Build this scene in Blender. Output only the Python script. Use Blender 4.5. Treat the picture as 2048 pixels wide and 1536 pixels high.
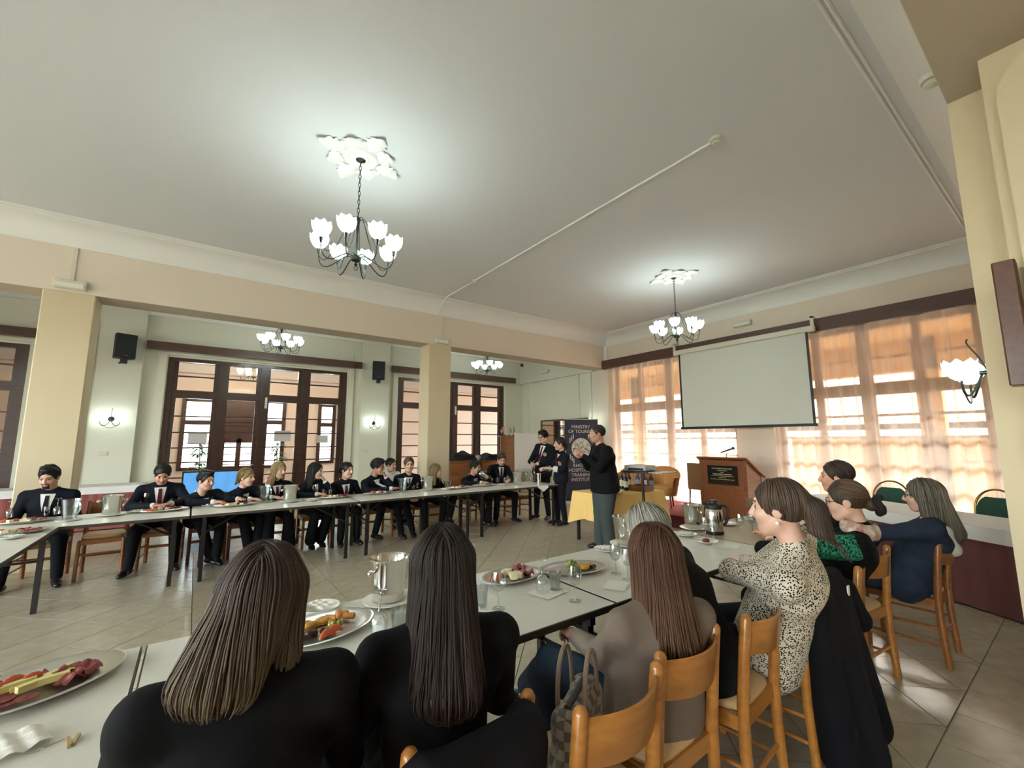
import bpy, bmesh, math, random
import numpy as np
from mathutils import Matrix, Vector
random.seed(7); rng = np.random.default_rng(11)
PI = math.pi
scene = bpy.context.scene
for o in list(bpy.data.objects): bpy.data.objects.remove(o)
COL = scene.collection

# ------------------------------------------------------------------ camera
CAMH, FPX, PITCH, ROLL, YAW = 1.56, 854.86, 0.131555, -0.002559, 0.937635
F_ = np.array([math.cos(PITCH)*math.cos(YAW), math.cos(PITCH)*math.sin(YAW), math.sin(PITCH)])
r_ = np.array([math.sin(YAW), -math.cos(YAW), 0.0]); u_ = np.cross(r_, F_)
R2 = math.cos(ROLL)*r_ + math.sin(ROLL)*u_; U2 = -math.sin(ROLL)*r_ + math.cos(ROLL)*u_
cam_d = bpy.data.cameras.new('camera'); cam = bpy.data.objects.new('camera', cam_d); COL.objects.link(cam)
cam_d.sensor_width = 36.0; cam_d.lens = FPX/2048*36.0; cam_d.clip_start = 0.02; cam_d.clip_end = 200
cam.matrix_world = Matrix(((R2[0], U2[0], -F_[0], 0), (R2[1], U2[1], -F_[1], 0), (R2[2], U2[2], -F_[2], CAMH), (0, 0, 0, 1)))
scene.camera = cam
scene.view_settings.view_transform = 'Standard'; scene.view_settings.look = 'None'
scene.view_settings.exposure = 1.25; scene.view_settings.gamma = 1.0
try: scene.view_settings.use_curve_mapping = False
except Exception: pass

# ------------------------------------------------------------------ sky and sun
w = bpy.data.worlds.new('sky'); scene.world = w; w.use_nodes = True
nt = w.node_tree; bg = nt.nodes['Background']
sky = nt.nodes.new('ShaderNodeTexSky'); sky.sky_type = 'NISHITA'; sky.sun_disc = False
sky.sun_elevation = math.radians(38); sky.sun_rotation = math.radians(70); sky.dust_density = 2.0
hsv = nt.nodes.new('ShaderNodeHueSaturation'); hsv.inputs['Saturation'].default_value = .38; nt.links.new(sky.outputs[0], hsv.inputs['Color'])
tint = nt.nodes.new('ShaderNodeMix'); tint.data_type = 'RGBA'; tint.blend_type = 'MULTIPLY'; tint.inputs[0].default_value = 1.0; tint.inputs[7].default_value = (1.0, .985, .955, 1); nt.links.new(hsv.outputs[0], tint.inputs[6])
nt.links.new(tint.outputs[2], bg.inputs[0]); bg.inputs[1].default_value = 2.2
sun_d = bpy.data.lights.new('sun', 'SUN'); sun_d.energy = 2.2; sun_d.angle = 0.01; sun_d.color = (1, .95, .86)
sun = bpy.data.objects.new('sun', sun_d); COL.objects.link(sun)
sd = Vector((-0.80, -0.30, -0.62)).normalized()
sun.rotation_euler = sd.to_track_quat('-Z', 'Y').to_euler()
BULB_W, SCONCE_W, AISLE_W = 2.0, .9, 2.4
LAMP_COL = (0.84, 1.0, 0.95)

# ------------------------------------------------------------------ helpers
def ray(x, y):
    c = np.array([(x-1024)/FPX, (768-y)/FPX, 1.0]); return R2*c[0] + U2*c[1] + F_*c[2]
def onz(x, y, z): d = ray(x, y); t = (z-CAMH)/d[2]; return d[0]*t, d[1]*t
def link(o): COL.objects.link(o); return o
def tag(o, label=None, cat=None, group=None, kind=None):
    if label: o['label'] = label
    if cat: o['category'] = cat
    if group: o['group'] = group
    if kind: o['kind'] = kind
    return o
def empty(name, loc=(0, 0, 0), rz=0.0, label=None, cat=None, group=None):
    o = bpy.data.objects.new(name, None); link(o); o.location = loc; o.rotation_euler = (0, 0, rz)
    o.empty_display_size = 0.1
    return tag(o, label, cat, group)
class MB:
    def __init__(s): s.v = []; s.f = []; s.m = []; s.n = 0; s.mi = 0
    def add(s, vs, fs):
        s.v.extend([tuple(map(float, p)) for p in vs]); s.f.extend([tuple(i+s.n for i in f) for f in fs]); s.m.extend([s.mi]*len(fs)); s.n += len(vs); return s
    def box(s, c, d, rz=0.0, M=None):
        x, y, z = d[0]/2, d[1]/2, d[2]/2
        vs = [(-x,-y,-z),(x,-y,-z),(x,y,-z),(-x,y,-z),(-x,-y,z),(x,-y,z),(x,y,z),(-x,y,z)]
        if M is not None: vs = [M @ Vector(p) for p in vs]
        elif rz:
            a, b = math.cos(rz), math.sin(rz); vs = [(p[0]*a-p[1]*b, p[0]*b+p[1]*a, p[2]) for p in vs]
        vs = [(p[0]+c[0], p[1]+c[1], p[2]+c[2]) for p in vs]
        return s.add(vs, [(0,3,2,1),(4,5,6,7),(0,1,5,4),(1,2,6,5),(2,3,7,6),(3,0,4,7)])
    def bb(s, x0, x1, y0, y1, z0, z1): return s.box(((x0+x1)/2, (y0+y1)/2, (z0+z1)/2), (x1-x0, y1-y0, z1-z0))
    def bev(s, c, d, b=.01, rz=0.0):   # box with chamfered vertical and top edges
        x, y, z = d[0]/2, d[1]/2, d[2]/2
        def ring(k, zz): return [(-x+k+0,-y+b+0,zz),(-x+b,-y+k,zz),(x-b,-y+k,zz),(x-k,-y+b,zz),(x-k,y-b,zz),(x-b,y-k,zz),(-x+b,y-k,zz),(-x+k,y-b,zz)]
        vs = ring(b*.6, -z)+ring(0, -z+b*.6)+ring(0, z-b*.6)+ring(b*.6, z)
        a, bb_ = math.cos(rz), math.sin(rz)
        vs = [(p[0]*a-p[1]*bb_+c[0], p[0]*bb_+p[1]*a+c[1], p[2]+c[2]) for p in vs]
        fs = [tuple(reversed(range(8))), tuple(range(24, 32))]
        for k in range(3):
            for i in range(8): j = (i+1) % 8; fs.append((k*8+i, k*8+j, k*8+8+j, k*8+8+i))
        return s.add(vs, fs)
    def cyl(s, p0, p1, r0, r1=None, n=12, caps=True):
        r1 = r0 if r1 is None else r1
        p0, p1 = Vector(p0), Vector(p1); d = (p1-p0).normalized()
        a = d.orthogonal().normalized(); b = d.cross(a); vs = []
        for p, r in ((p0, r0), (p1, r1)):
            for i in range(n):
                t = 2*PI*i/n; vs.append(p + a*(r*math.cos(t)) + b*(r*math.sin(t)))
        fs = [(i, (i+1) % n, n+(i+1) % n, n+i) for i in range(n)]
        if caps: fs += [tuple(reversed(range(n))), tuple(range(n, 2*n))]
        return s.add(vs, fs)
    def lathe(s, prof, c=(0, 0, 0), n=20, sx=1, sy=1, caps=True, wob=None):
        vs = []; k = len(prof)
        for (r, z) in prof:
            for i in range(n):
                t = 2*PI*i/n; rr = r*(wob(i, n, z) if wob else 1)
                vs.append((c[0]+rr*sx*math.cos(t), c[1]+rr*sy*math.sin(t), c[2]+z))
        fs = []
        for j in range(k-1):
            for i in range(n): fs.append((j*n+i, j*n+(i+1) % n, (j+1)*n+(i+1) % n, (j+1)*n+i))
        if caps:
            if prof[0][0] > 1e-5: fs.append(tuple(reversed(range(n))))
            if prof[-1][0] > 1e-5: fs.append(tuple(range((k-1)*n, k*n)))
        return s.add(vs, fs)
    def tube(s, path, r, n=8, caps=True, flat=1.0):
        P = [Vector(p) for p in path]; k = len(P); R = r if isinstance(r, (list, tuple)) else [r]*k
        vs = []; a = None
        for i in range(k):
            d = (P[min(i+1, k-1)]-P[max(i-1, 0)]); d = d.normalized() if d.length > 1e-9 else Vector((0, 0, 1))
            if a is None: a = d.orthogonal().normalized()
            else: a = (a-d*a.dot(d)); a = a.normalized() if a.length > 1e-6 else d.orthogonal().normalized()
            b = d.cross(a)
            for q in range(n): t = 2*PI*q/n; vs.append(P[i]+a*(R[i]*math.cos(t))+b*(R[i]*flat*math.sin(t)))
        fs = []
        for j in range(k-1):
            for i in range(n): fs.append((j*n+i, j*n+(i+1) % n, (j+1)*n+(i+1) % n, (j+1)*n+i))
        if caps: fs += [tuple(reversed(range(n))), tuple(range((k-1)*n, k*n))]
        return s.add(vs, fs)
    def prism(s, poly, z0, z1, ax='z'):
        n = len(poly)
        def P(p, z): return (p[0], p[1], z) if ax == 'z' else ((z, p[0], p[1]) if ax == 'x' else (p[0], z, p[1]))
        vs = [P(p, z0) for p in poly]+[P(p, z1) for p in poly]
        fs = [tuple(reversed(range(n))), tuple(range(n, 2*n))]+[(i, (i+1) % n, n+(i+1) % n, n+i) for i in range(n)]
        return s.add(vs, fs)
    def grid(s, P):   # P[i][j] points
        a, b = len(P), len(P[0]); vs = [p for row in P for p in row]
        return s.add(vs, [(i*b+j, i*b+j+1, (i+1)*b+j+1, (i+1)*b+j) for i in range(a-1) for j in range(b-1)])
    def sphere(s, c, r, n=10, m=7, sx=1, sy=1, sz=1):
        prof = [(max(1e-6, r*math.sin(PI*i/m)), -r*sz*math.cos(PI*i/m)) for i in range(m+1)]
        return s.lathe(prof, c, n, sx, sy, caps=False)
    def mesh(s, name, mats, smooth=True, ang=40):
        me = bpy.data.meshes.new(name); me.from_pydata(s.v, [], s.f)
        for m in (mats if isinstance(mats, (list, tuple)) else [mats]): me.materials.append(m)
        if any(s.m): me.polygons.foreach_set('material_index', s.m)
        bm = bmesh.new(); bm.from_mesh(me); bmesh.ops.recalc_face_normals(bm, faces=bm.faces[:]) if smooth != 'keep' else None
        bm.to_mesh(me); bm.free()
        if smooth:
            me.polygons.foreach_set('use_smooth', [True]*len(me.polygons)); me.set_sharp_from_angle(angle=math.radians(ang))
        me.update(); return me
    def build(s, name, mats, parent=None, smooth=True, ang=40):
        o = bpy.data.objects.new(name, s.mesh(name, mats, smooth, ang)); link(o)
        if parent: o.parent = parent
        return o
def copy_tree(o, parent=None):
    c = o.copy(); link(c); c.parent = parent
    for ch in list(o.children): copy_tree(ch, c)
    return c
def setw(o, x, y, z=0, rz=0): o.location = (x, y, z); o.rotation_euler = (0, 0, rz); return o

# ------------------------------------------------------------------ materials
def srgb(h):
    if isinstance(h, str):
        h = h.lstrip('#'); h = [int(h[i:i+2], 16)/255 for i in (0, 2, 4)]
    return tuple(((c/12.92) if c <= .04045 else ((c+.055)/1.055)**2.4) for c in h)
MATS = {}
def mat(name, col, rough=.6, metal=0, noise=0.0, nscale=8, bump=0.0, bscale=60, emit=0, ecol=None, stretch=None, spec=.5, sheen=0, sub=0, coat=0, col2=None, trans=0, aniso_obj=True):
    if name in MATS: return MATS[name]
    m = bpy.data.materials.new(name); m.use_nodes = True; t = m.node_tree; b = t.nodes['Principled BSDF']
    c = srgb(col); b.inputs['Base Color'].default_value = (*c, 1); b.inputs['Roughness'].default_value = rough
    b.inputs['Metallic'].default_value = metal; b.inputs['Specular IOR Level'].default_value = spec
    if sheen: b.inputs['Sheen Weight'].default_value = sheen
    if coat: b.inputs['Coat Weight'].default_value = coat; b.inputs['Coat Roughness'].default_value = .15
    if sub: b.inputs['Subsurface Weight'].default_value = sub; b.inputs['Subsurface Radius'].default_value = (.01, .004, .002)
    if emit: b.inputs['Emission Color'].default_value = (*srgb(ecol or col), 1); b.inputs['Emission Strength'].default_value = emit
    tc = t.nodes.new('ShaderNodeTexCoord'); mp = t.nodes.new('ShaderNodeMapping'); t.links.new(tc.outputs['Object'], mp.inputs[0])
    if stretch: mp.inputs['Scale'].default_value = stretch
    if noise or col2:
        nz = t.nodes.new('ShaderNodeTexNoise'); nz.inputs['Scale'].default_value = nscale; nz.inputs['Detail'].default_value = 5
        t.links.new(mp.outputs[0], nz.inputs[0])
        rp = t.nodes.new('ShaderNodeValToRGB'); t.links.new(nz.outputs[0], rp.inputs[0])
        c2 = srgb(col2) if col2 else tuple(x*(1-noise) for x in c)
        rp.color_ramp.elements[0].position = .3; rp.color_ramp.elements[1].position = .7
        rp.color_ramp.elements[0].color = (*c2, 1); rp.color_ramp.elements[1].color = (*c, 1)
        t.links.new(rp.outputs[0], b.inputs['Base Color'])
    if bump:
        nb = t.nodes.new('ShaderNodeTexNoise'); nb.inputs['Scale'].default_value = bscale; nb.inputs['Detail'].default_value = 4
        t.links.new(mp.outputs[0], nb.inputs[0]); bp = t.nodes.new('ShaderNodeBump'); bp.inputs['Strength'].default_value = bump; bp.inputs['Distance'].default_value = .01
        t.links.new(nb.outputs[0], bp.inputs['Height']); t.links.new(bp.outputs[0], b.inputs['Normal'])
    MATS[name] = m; return m
def thin_glass(name, col=(1, 1, 1), refl=.12, rough=.02, power=1.7):
    m = bpy.data.materials.new(name); m.use_nodes = True; t = m.node_tree; t.nodes.clear()
    o = t.nodes.new('ShaderNodeOutputMaterial'); mx = t.nodes.new('ShaderNodeMixShader'); tr = t.nodes.new('ShaderNodeBsdfTransparent'); gl = t.nodes.new('ShaderNodeBsdfGlossy')
    tr.inputs[0].default_value = (*col, 1); gl.inputs['Roughness'].default_value = rough
    lw = t.nodes.new('ShaderNodeLayerWeight'); lw.inputs[0].default_value = refl
    mr = t.nodes.new('ShaderNodeMapRange'); mr.inputs[3].default_value = refl*1.2; mr.inputs[4].default_value = 1.0
    t.links.new(lw.outputs['Facing'], mr.inputs[0]); pw = t.nodes.new('ShaderNodeMath'); pw.operation = 'POWER'; pw.inputs[1].default_value = power
    t.links.new(mr.outputs[0], pw.inputs[0])
    t.links.new(pw.outputs[0], mx.inputs[0]); t.links.new(tr.outputs[0], mx.inputs[1]); t.links.new(gl.outputs[0], mx.inputs[2]); t.links.new(mx.outputs[0], o.inputs[0])
    MATS[name] = m; return m
def sheer(name, col, alpha=.3):
    m = bpy.data.materials.new(name); m.use_nodes = True; t = m.node_tree; t.nodes.clear()
    o = t.nodes.new('ShaderNodeOutputMaterial'); mx = t.nodes.new('ShaderNodeMixShader'); tr = t.nodes.new('ShaderNodeBsdfTransparent')
    m2 = t.nodes.new('ShaderNodeMixShader'); df = t.nodes.new('ShaderNodeBsdfDiffuse'); tl = t.nodes.new('ShaderNodeBsdfTranslucent')
    c = srgb(col); df.inputs[0].default_value = (*c, 1); tl.inputs[0].default_value = (*c, 1); tr.inputs[0].default_value = (1, .93, .86, 1)
    m2.inputs[0].default_value = .5; lw = t.nodes.new('ShaderNodeLayerWeight'); lw.inputs[0].default_value = .5; mr = t.nodes.new('ShaderNodeMapRange'); mr.inputs[1].default_value = .15; mr.inputs[2].default_value = .85; mr.inputs[3].default_value = 1-alpha; mr.inputs[4].default_value = 1-alpha*.12; t.links.new(lw.outputs['Facing'], mr.inputs[0]); t.links.new(mr.outputs[0], mx.inputs[0])
    t.links.new(df.outputs[0], m2.inputs[1]); t.links.new(tl.outputs[0], m2.inputs[2]); t.links.new(tr.outputs[0], mx.inputs[1]); t.links.new(m2.outputs[0], mx.inputs[2]); t.links.new(mx.outputs[0], o.inputs[0])
    MATS[name] = m; return m
def wood(name, c1, c2, rough=.4, scale=(1.2, 14, 14), coat=.2):
    return mat(name, c1, rough, noise=.3, col2=c2, nscale=2.2, stretch=scale, bump=.05, bscale=6, coat=coat)
M_ceil = mat('ceiling_paint', '#d9dadc', .9, bump=.08, bscale=90)
M_mould = mat('moulding_white', '#e9e7e3', .75)
M_wall = mat('wall_peach', '#e2d3c2', .85, bump=.06, bscale=120)
M_wall2 = mat('wall_cream', '#dcd9c8', .85, bump=.06, bscale=120)
M_pier = mat('pillar_cream', '#d3c2a2', .85, bump=.08, bscale=110)
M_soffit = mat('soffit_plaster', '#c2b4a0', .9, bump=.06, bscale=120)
M_dark = wood('dark_wood', '#4a2d24', '#33201a', .35)
M_pelm = wood('pelmet_wood', '#5a3d31', '#4a3027', .5)
M_lw = wood('light_wood', '#bd7e38', '#a06427', .32, coat=.5)
M_lw2 = wood('mid_wood', '#9c5f2a', '#7b4519', .38, coat=.35)
M_podw = wood('podium_wood', '#8d5128', '#6d3a1b', .4)
M_boardw = wood('red_brown_wood', '#5c3118', '#472410', .45)
M_glass = thin_glass('thin_glass', (.97, .985, .975), .10)
M_pane = thin_glass('window_pane', (.95, .97, .96), .05)
M_crystal = thin_glass('crystal', (.90, .925, .915), .22, .03, 1.25)
M_pitch = thin_glass('pitcher_glass', (.86, .89, .88), .16, .06, 1.4)
M_water = thin_glass('water', (.93, .95, .95), .10)
M_steel = mat('polished_steel', '#d6d4cd', .14, 1.0)
M_steel2 = mat('brushed_steel', '#dcdad4', .3, 1.0)
M_white = mat('table_laminate', '#dedbd0', .32, noise=.05, nscale=25)
M_beige = mat('table_beige', '#bda98a', .4, noise=.06)
M_china = mat('china', '#ece8dd', .18)
M_napkin = mat('napkin_paper', '#f1ede2', .9, bump=.3, bscale=40)
M_black = mat('black_metal', '#191513', .45)
M_blackp = mat('black_plastic', '#16171a', .5)
M_cloth = mat('cloth_white', '#dfdad6', .9, bump=.1, bscale=300)
M_yel = mat('cloth_yellow', '#e5bd74', .85, bump=.1, bscale=250)
M_skirt = mat('skirt_red', '#8d4b46', .8, bump=.1, bscale=250)
M_skirt2 = mat('skirt_plum', '#70403f', .8, bump=.1, bscale=250)
M_carpet = mat('carpet_red', '#8d2529', .95, noise=.2, nscale=60, bump=.3, bscale=300)
M_carpet2 = mat('carpet_edge', '#4c1418', .9)
M_lampm = mat('lamp_iron', '#2c332e', .4, .6)
def shade_mat(name, ecol, strength, trans=.55):
    m = bpy.data.materials.new(name); m.use_nodes = True; t = m.node_tree; t.nodes.clear()
    o = t.nodes.new('ShaderNodeOutputMaterial'); ad = t.nodes.new('ShaderNodeAddShader'); mx = t.nodes.new('ShaderNodeMixShader'); tr = t.nodes.new('ShaderNodeBsdfTransparent'); tl = t.nodes.new('ShaderNodeBsdfTranslucent'); em = t.nodes.new('ShaderNodeEmission')
    em.inputs[0].default_value = (*srgb(ecol), 1); em.inputs[1].default_value = strength; mx.inputs[0].default_value = 1-trans; tl.inputs[0].default_value = (.9, 1, .97, 1)
    t.links.new(tr.outputs[0], mx.inputs[1]); t.links.new(tl.outputs[0], mx.inputs[2]); t.links.new(mx.outputs[0], ad.inputs[0]); t.links.new(em.outputs[0], ad.inputs[1]); t.links.new(ad.outputs[0], o.inputs[0])
    MATS[name] = m; return m
M_shade = shade_mat('shade_glass', '#c4f5e6', .32)
M_plastic = mat('plastic_white', '#d4cfc0', .5)
M_seat = mat('seat_cream', '#d7b385', .6, bump=.15, bscale=160)
# ------------------------------------------------------------------ room shell
def struct(name, mb, m, parent=None, smooth=False):
    o = mb.build(name, m, parent, smooth)
    if not parent: o['kind'] = 'structure'
    return o
XW, YB, YR, CZ, BZ, BACK = 8.95, 7.8, 0.32, 4.40, 3.51, 11.6
XL, YS = -7.2, -4.2
IL, IR, IX = 7.45, 0.735, 8.60     # inner edge of cornice left / right / end wall
# ceilings
struct('ceiling', MB().bb(XL, IX+.02, .62, IL+.02, CZ, CZ+.1), M_ceil)
struct('ceiling_aisle_back', MB().bb(XL, XW, YB+.45, BACK+.2, 4.28, 4.38), M_ceil)
struct('ceiling_aisle_near', MB().bb(XL, XW, YS, -.35, 4.28, 4.38), M_ceil)
# cove cornice with double bead, three runs
def cove(n=9): return [(.35*(1-math.sin(t)), 4.135+.255*(1-math.cos(t))) for t in [PI/2*i/n for i in range(n+1)]]
prof = [(.0, 4.12), (.012, 4.12), (.012, 4.135)]+[(d, z) for d, z in [(.012+.30*(1-math.cos(t)), 4.135+.235*math.sin(t)) for t in [PI/2*i/10 for i in range(11)]]]+[(.315, 4.385), (.335, 4.385), (.335, CZ), (.0, CZ)]
def run(name, place):
    P = [[place(d, z, e) for d, z in prof] for e in (0, 1)]
    return struct(name, MB().grid(P), M_mould, smooth=True)
run('trim_1', lambda d, z, e: (XL if e == 0 else XW-d, YB-d, z))
run('trim_2', lambda d, z, e: (XW-d, (YB-d) if e == 0 else (YR+d), z))
run('trim_3', lambda d, z, e: (XL if e == 0 else XW-d, YR+d, z))
for nm, a, b in (('trim_4', (XL, IL, CZ), (IX, IL, CZ)), ('trim_5', (IX, IL, CZ), (IX, IR, CZ)), ('trim_6', (XL, IR, CZ), (IX, IR, CZ))):
    mb = MB()
    for off in (.010, .046):
        q = Vector((0, off, 0)) if a[1] == b[1] and a[1] > 4 else (Vector((0, -off, 0)) if a[1] == b[1] else Vector((off, 0, 0)))
        p0, p1 = Vector(a)-q-Vector((0, 0, .006)), Vector(b)-q-Vector((0, 0, .006))
        mb.tube([p0, p1], .011, 8)
    struct(nm, mb, M_mould, smooth=True)
# beams (left and right of the middle bay)
struct('wall_left', MB().bb(XL, XW, YB, YB+.45, BZ, CZ), M_wall)
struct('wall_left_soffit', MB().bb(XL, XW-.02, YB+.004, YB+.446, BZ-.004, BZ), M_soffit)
struct('wall_right', MB().bb(XL, XW, YR-.62, YR, BZ, CZ), M_wall)
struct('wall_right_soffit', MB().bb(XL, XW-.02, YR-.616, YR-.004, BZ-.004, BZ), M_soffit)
# pillars of the left colonnade
for i, (x0, x1) in enumerate(((-7.12, -6.62), (-1.73, -1.23), (3.66, 4.155))):
    mb = MB().bev(((x0+x1)/2, YB+.225, (BZ)/2), (x1-x0, .45, BZ), .012)
    mb.build('pillar', M_pier, None, False)
    tag(bpy.context.scene.objects[-1] if False else COL.objects[-1], None, None, None, 'structure')
# right pillar seen edge-on beside the camera, with its pilaster steps
struct('wall_pier_right', MB().bb(3.40, 3.92, -.30, YR, 0, BZ), M_pier)
mb = MB().bb(3.12, 3.40, -.55, .165, 0, BZ); struct('wall_pilaster_right', mb, M_pier)
poly = [(.12, 0), (.12, 3.2)]+[(.12-.50*(1-math.cos(t)), 3.2+.31*math.sin(t)) for t in [PI/2*i/10 for i in range(11)]]+[(-.8, 3.51), (-.8, 0)]
struct('wall_arch_right', MB().prism(poly, 3.02, 3.12, 'x'), M_pier)
struct('wall_pier_far', MB().bb(8.55, XW, -.30, YR, 0, BZ), M_pier)
# end wall (x = XW) with two tall window openings, then the aisle part
WZ0, WZ1 = .10, 3.50
WIN = [(.85, 3.62), (4.40, 7.62)]
mb = MB()
mb.bb(XW, XW+.25, YS, WIN[0][0], 0, 4.4).bb(XW, XW+.25, WIN[0][1], WIN[1][0], 0, 4.4).bb(XW, XW+.25, WIN[1][1], YB+.45, 0, 4.4)
for a, b in WIN: mb.bb(XW, XW+.25, a, b, WZ1, 4.4).bb(XW, XW+.25, a, b, 0, WZ0)
struct('wall_end', mb, M_wall)
mb = MB().bb(XW, XW+.25, YB+.45, BACK+.2, 0, 4.4); struct('wall_end_aisle', mb, M_wall2)
mb = MB().bb(XW-.10, XW, YB+.45, BACK, 3.48, 4.28); struct('wall_end_beam', mb, M_wall2)
mb = MB()
for yy in (8.42, 8.9, 11.25): mb.bb(XW-.05, XW, yy-.06, yy+.06, 0, 3.48)
struct('trim_7', mb, M_wall2)
# curtain pelmets
struct('trim_8', MB().bb(XW-.20, XW-.002, .72, 7.80, 3.47, 3.70), M_pelm)
# back wall of the rear aisle with door openings
DOORS = [(-6.55, -2.62), (-.60, 3.11), (4.51, 8.18)]
DH = 3.36
mb = MB(); xs = XL
for a, b in DOORS: mb.bb(xs, a, BACK, BACK+.25, 0, 4.4).bb(a, b, BACK, BACK+.25, DH, 4.4); xs = b
mb.bb(xs, XW+.25, BACK, BACK+.25, 0, 4.4); struct('wall_back', mb, M_wall2)
mb = MB()
for a, b in ((-2.30, -.98), (3.42, 4.22)): mb.bb(a+.02, b-.02, BACK-.16, BACK, 0, 4.28)
struct('wall_back_pilasters', mb, M_wall2)
mb = MB()
for a, b in DOORS:   # plaster reveal mouldings
    mb.bb(a-.16, a-.02, BACK-.05, BACK, 0, DH+.04).bb(b+.02, b+.16, BACK-.05, BACK, 0, DH+.04).bb(a-.16, b+.16, BACK-.05, BACK, DH+.04, DH+.10)
struct('trim_9', mb, M_wall2)
for k, (a, b) in enumerate(((-6.9, -2.30), (-.96, 3.42), (4.24, 8.50))):
    struct('trim_%d' % (10+k), MB().bb(a, b, BACK-.24, BACK-.17, 3.46, 3.63), M_pelm)
struct('trim_13', MB().bb(XL, XW, BACK-.10, BACK, 4.20, 4.28), M_mould)
# unseen sides closing the hall
mb = MB(); ys = YS; ADDED_WIN = [(-3.4, -.7), (.9, 3.7), (4.5, 7.3)]
for a, b in ADDED_WIN: mb.bb(XL-.2, XL, ys, a, 0, 4.4).bb(XL-.2, XL, a, b, 0, .15).bb(XL-.2, XL, a, b, 3.5, 4.4); ys = b
mb.bb(XL-.2, XL, ys, BACK+.2, 0, 4.4); struct('wall_rear', mb, M_wall)
for k, (a, b) in enumerate(ADDED_WIN):  # unseen rear windows, added to let more daylight into the hall
    fr = MB().bb(XL-.14, XL-.08, a, a+.07, .15, 3.5).bb(XL-.14, XL-.08, b-.07, b, .15, 3.5).bb(XL-.14, XL-.08, (a+b)/2-.05, (a+b)/2+.05, .15, 3.5).bb(XL-.14, XL-.08, a, b, 2.3, 2.42)
    o = struct('window_%d' % (7+k), fr, M_dark); MB().bb(XL-.112, XL-.108, a, b, .15, 3.5).build('pane', M_pane, o, False)
struct('floor_garden', MB().bb(XL-30, XL-.2, -20, 20, -.3, -.1), mat('garden', '#a8a592', .9))
struct('wall_side', MB().bb(XL, XW, YS-.2, YS, 0, 4.4), M_wall)

# ------------------------------------------------------------------ floor with real tiles
mbf = MB().bb(XL, XW, YS, BACK+.25, -.06, -.006)
M_grout = mat('grout', '#877c6b', .9)
M_tile = mat('tile_beige', '#bcb09a', .27, noise=.10, nscale=9, col2='#aea18a', bump=.03, bscale=30, spec=.45)
M_tiled = mat('tile_deco', '#aa9d87', .4, noise=.5, nscale=30, col2='#998b75', bump=.4, bscale=45)
floor = struct('floor', mbf, M_grout)
def clip(poly, x0, x1, y0, y1):
    for ax, lim, sg in ((0, x0, 1), (0, x1, -1), (1, y0, 1), (1, y1, -1)):
        out = []
        for i in range(len(poly)):
            p, q = poly[i-1], poly[i]; dp, dq = (p[ax]-lim)*sg, (q[ax]-lim)*sg
            if dp >= 0: out.append(p)
            if (dp >= 0) != (dq >= 0):
                t = dp/(dp-dq); out.append((p[0]+(q[0]-p[0])*t, p[1]+(q[1]-p[1])*t))
        poly = out
        if len(poly) < 3: return []
    return poly
tiles = []
S, G = .40, .0035
def field(x0, x1, y0, y1, diag, ox=0, oy=0, deco=False, s=S):
    if diag:
        h = s*math.sqrt(2)/2; g = h-G*1.4
        i0, i1 = int((x0-ox)/h)-2, int((x1-ox)/h)+2; j0, j1 = int((y0-oy)/h)-2, int((y1-oy)/h)+2
        for i in range(i0, i1):
            for j in range(j0, j1):
                if (i+j) % 2: continue
                cx, cy = ox+i*h, oy+j*h
                p = clip([(cx-g, cy), (cx, cy-g), (cx+g, cy), (cx, cy+g)], x0+G, x1-G, y0+G, y1-G)
                if p: tiles.append((p, deco))
    else:
        for i in range(int((x0-ox)/s)-1, int((x1-ox)/s)+2):
            for j in range(int((y0-oy)/s)-1, int((y1-oy)/s)+2):
                cx, cy = ox+i*s, oy+j*s
                p = clip([(cx+G, cy+G), (cx+s-G, cy+G), (cx+s-G, cy+s-G), (cx+G, cy+s-G)], x0+G, x1-G, y0+G, y1-G)
                if p: tiles.append((p, deco))
hd = S*math.sqrt(2)/2
field(XL, .09, .66, 7.8, True, -.70, 5.16); field(.09, .29, .66, 7.8, False, .09, .0, True, .2); field(.29, 1.33, .66, 7.8, True, .81, 5.16)
field(1.33, 1.73, .66, 7.8, False, 1.33, .06); field(1.73, XW, .66, 7.8, True, 4.004-hd, .946-hd+.012)
field(XL, XW, YS, .66, False, .05, .66-.4*13); field(XL, XW, 7.8, BACK+.2, False, .05, 7.8)
def scr(p):
    d = np.array([p[0], p[1], -CAMH]); c = np.array([R2@d, U2@d, F_@d])
    if c[2] < .2: return None
    x, y = 1024+FPX*c[0]/c[2], 768-FPX*c[1]/c[2]; return (x, y) if -60 < x < 2110 and -60 < y < 1640 else None
vis = []; rest = []
for p, dco in tiles:
    q = [scr(v) for v in p]
    if all(v is None for v in q): rest.append((0, p, dco)); continue
    q = [v for v in q if v]; a = 0
    if len(q) == len(p): a = abs(sum(q[i-1][0]*q[i][1]-q[i][0]*q[i-1][1] for i in range(len(q))))/2
    cx, cy = sum(v[0] for v in p)/len(p), sum(v[1] for v in p)/len(p)
    vis.append((a, p, dco))
vis.sort(key=lambda t: -t[0])
for a, p, dco in vis[:300]:
    cx, cy = sum(v[0] for v in p)/len(p), sum(v[1] for v in p)/len(p)
    o = MB().prism([(v[0]-cx, v[1]-cy) for v in p], -.006, 0).build('tile', M_tiled if dco else M_tile, floor, False); o.location = (cx, cy, 0)
for dco, nm in ((False, 'tiles'), (True, 'border_tiles')):
    mb = MB()
    for a, p, d2 in vis[300:]+rest:
        if d2 == dco: mb.prism(p, -.006, 0)
    if mb.n: tag(mb.build(nm, M_tiled if dco else M_tile, floor, False), kind='stuff')

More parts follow.
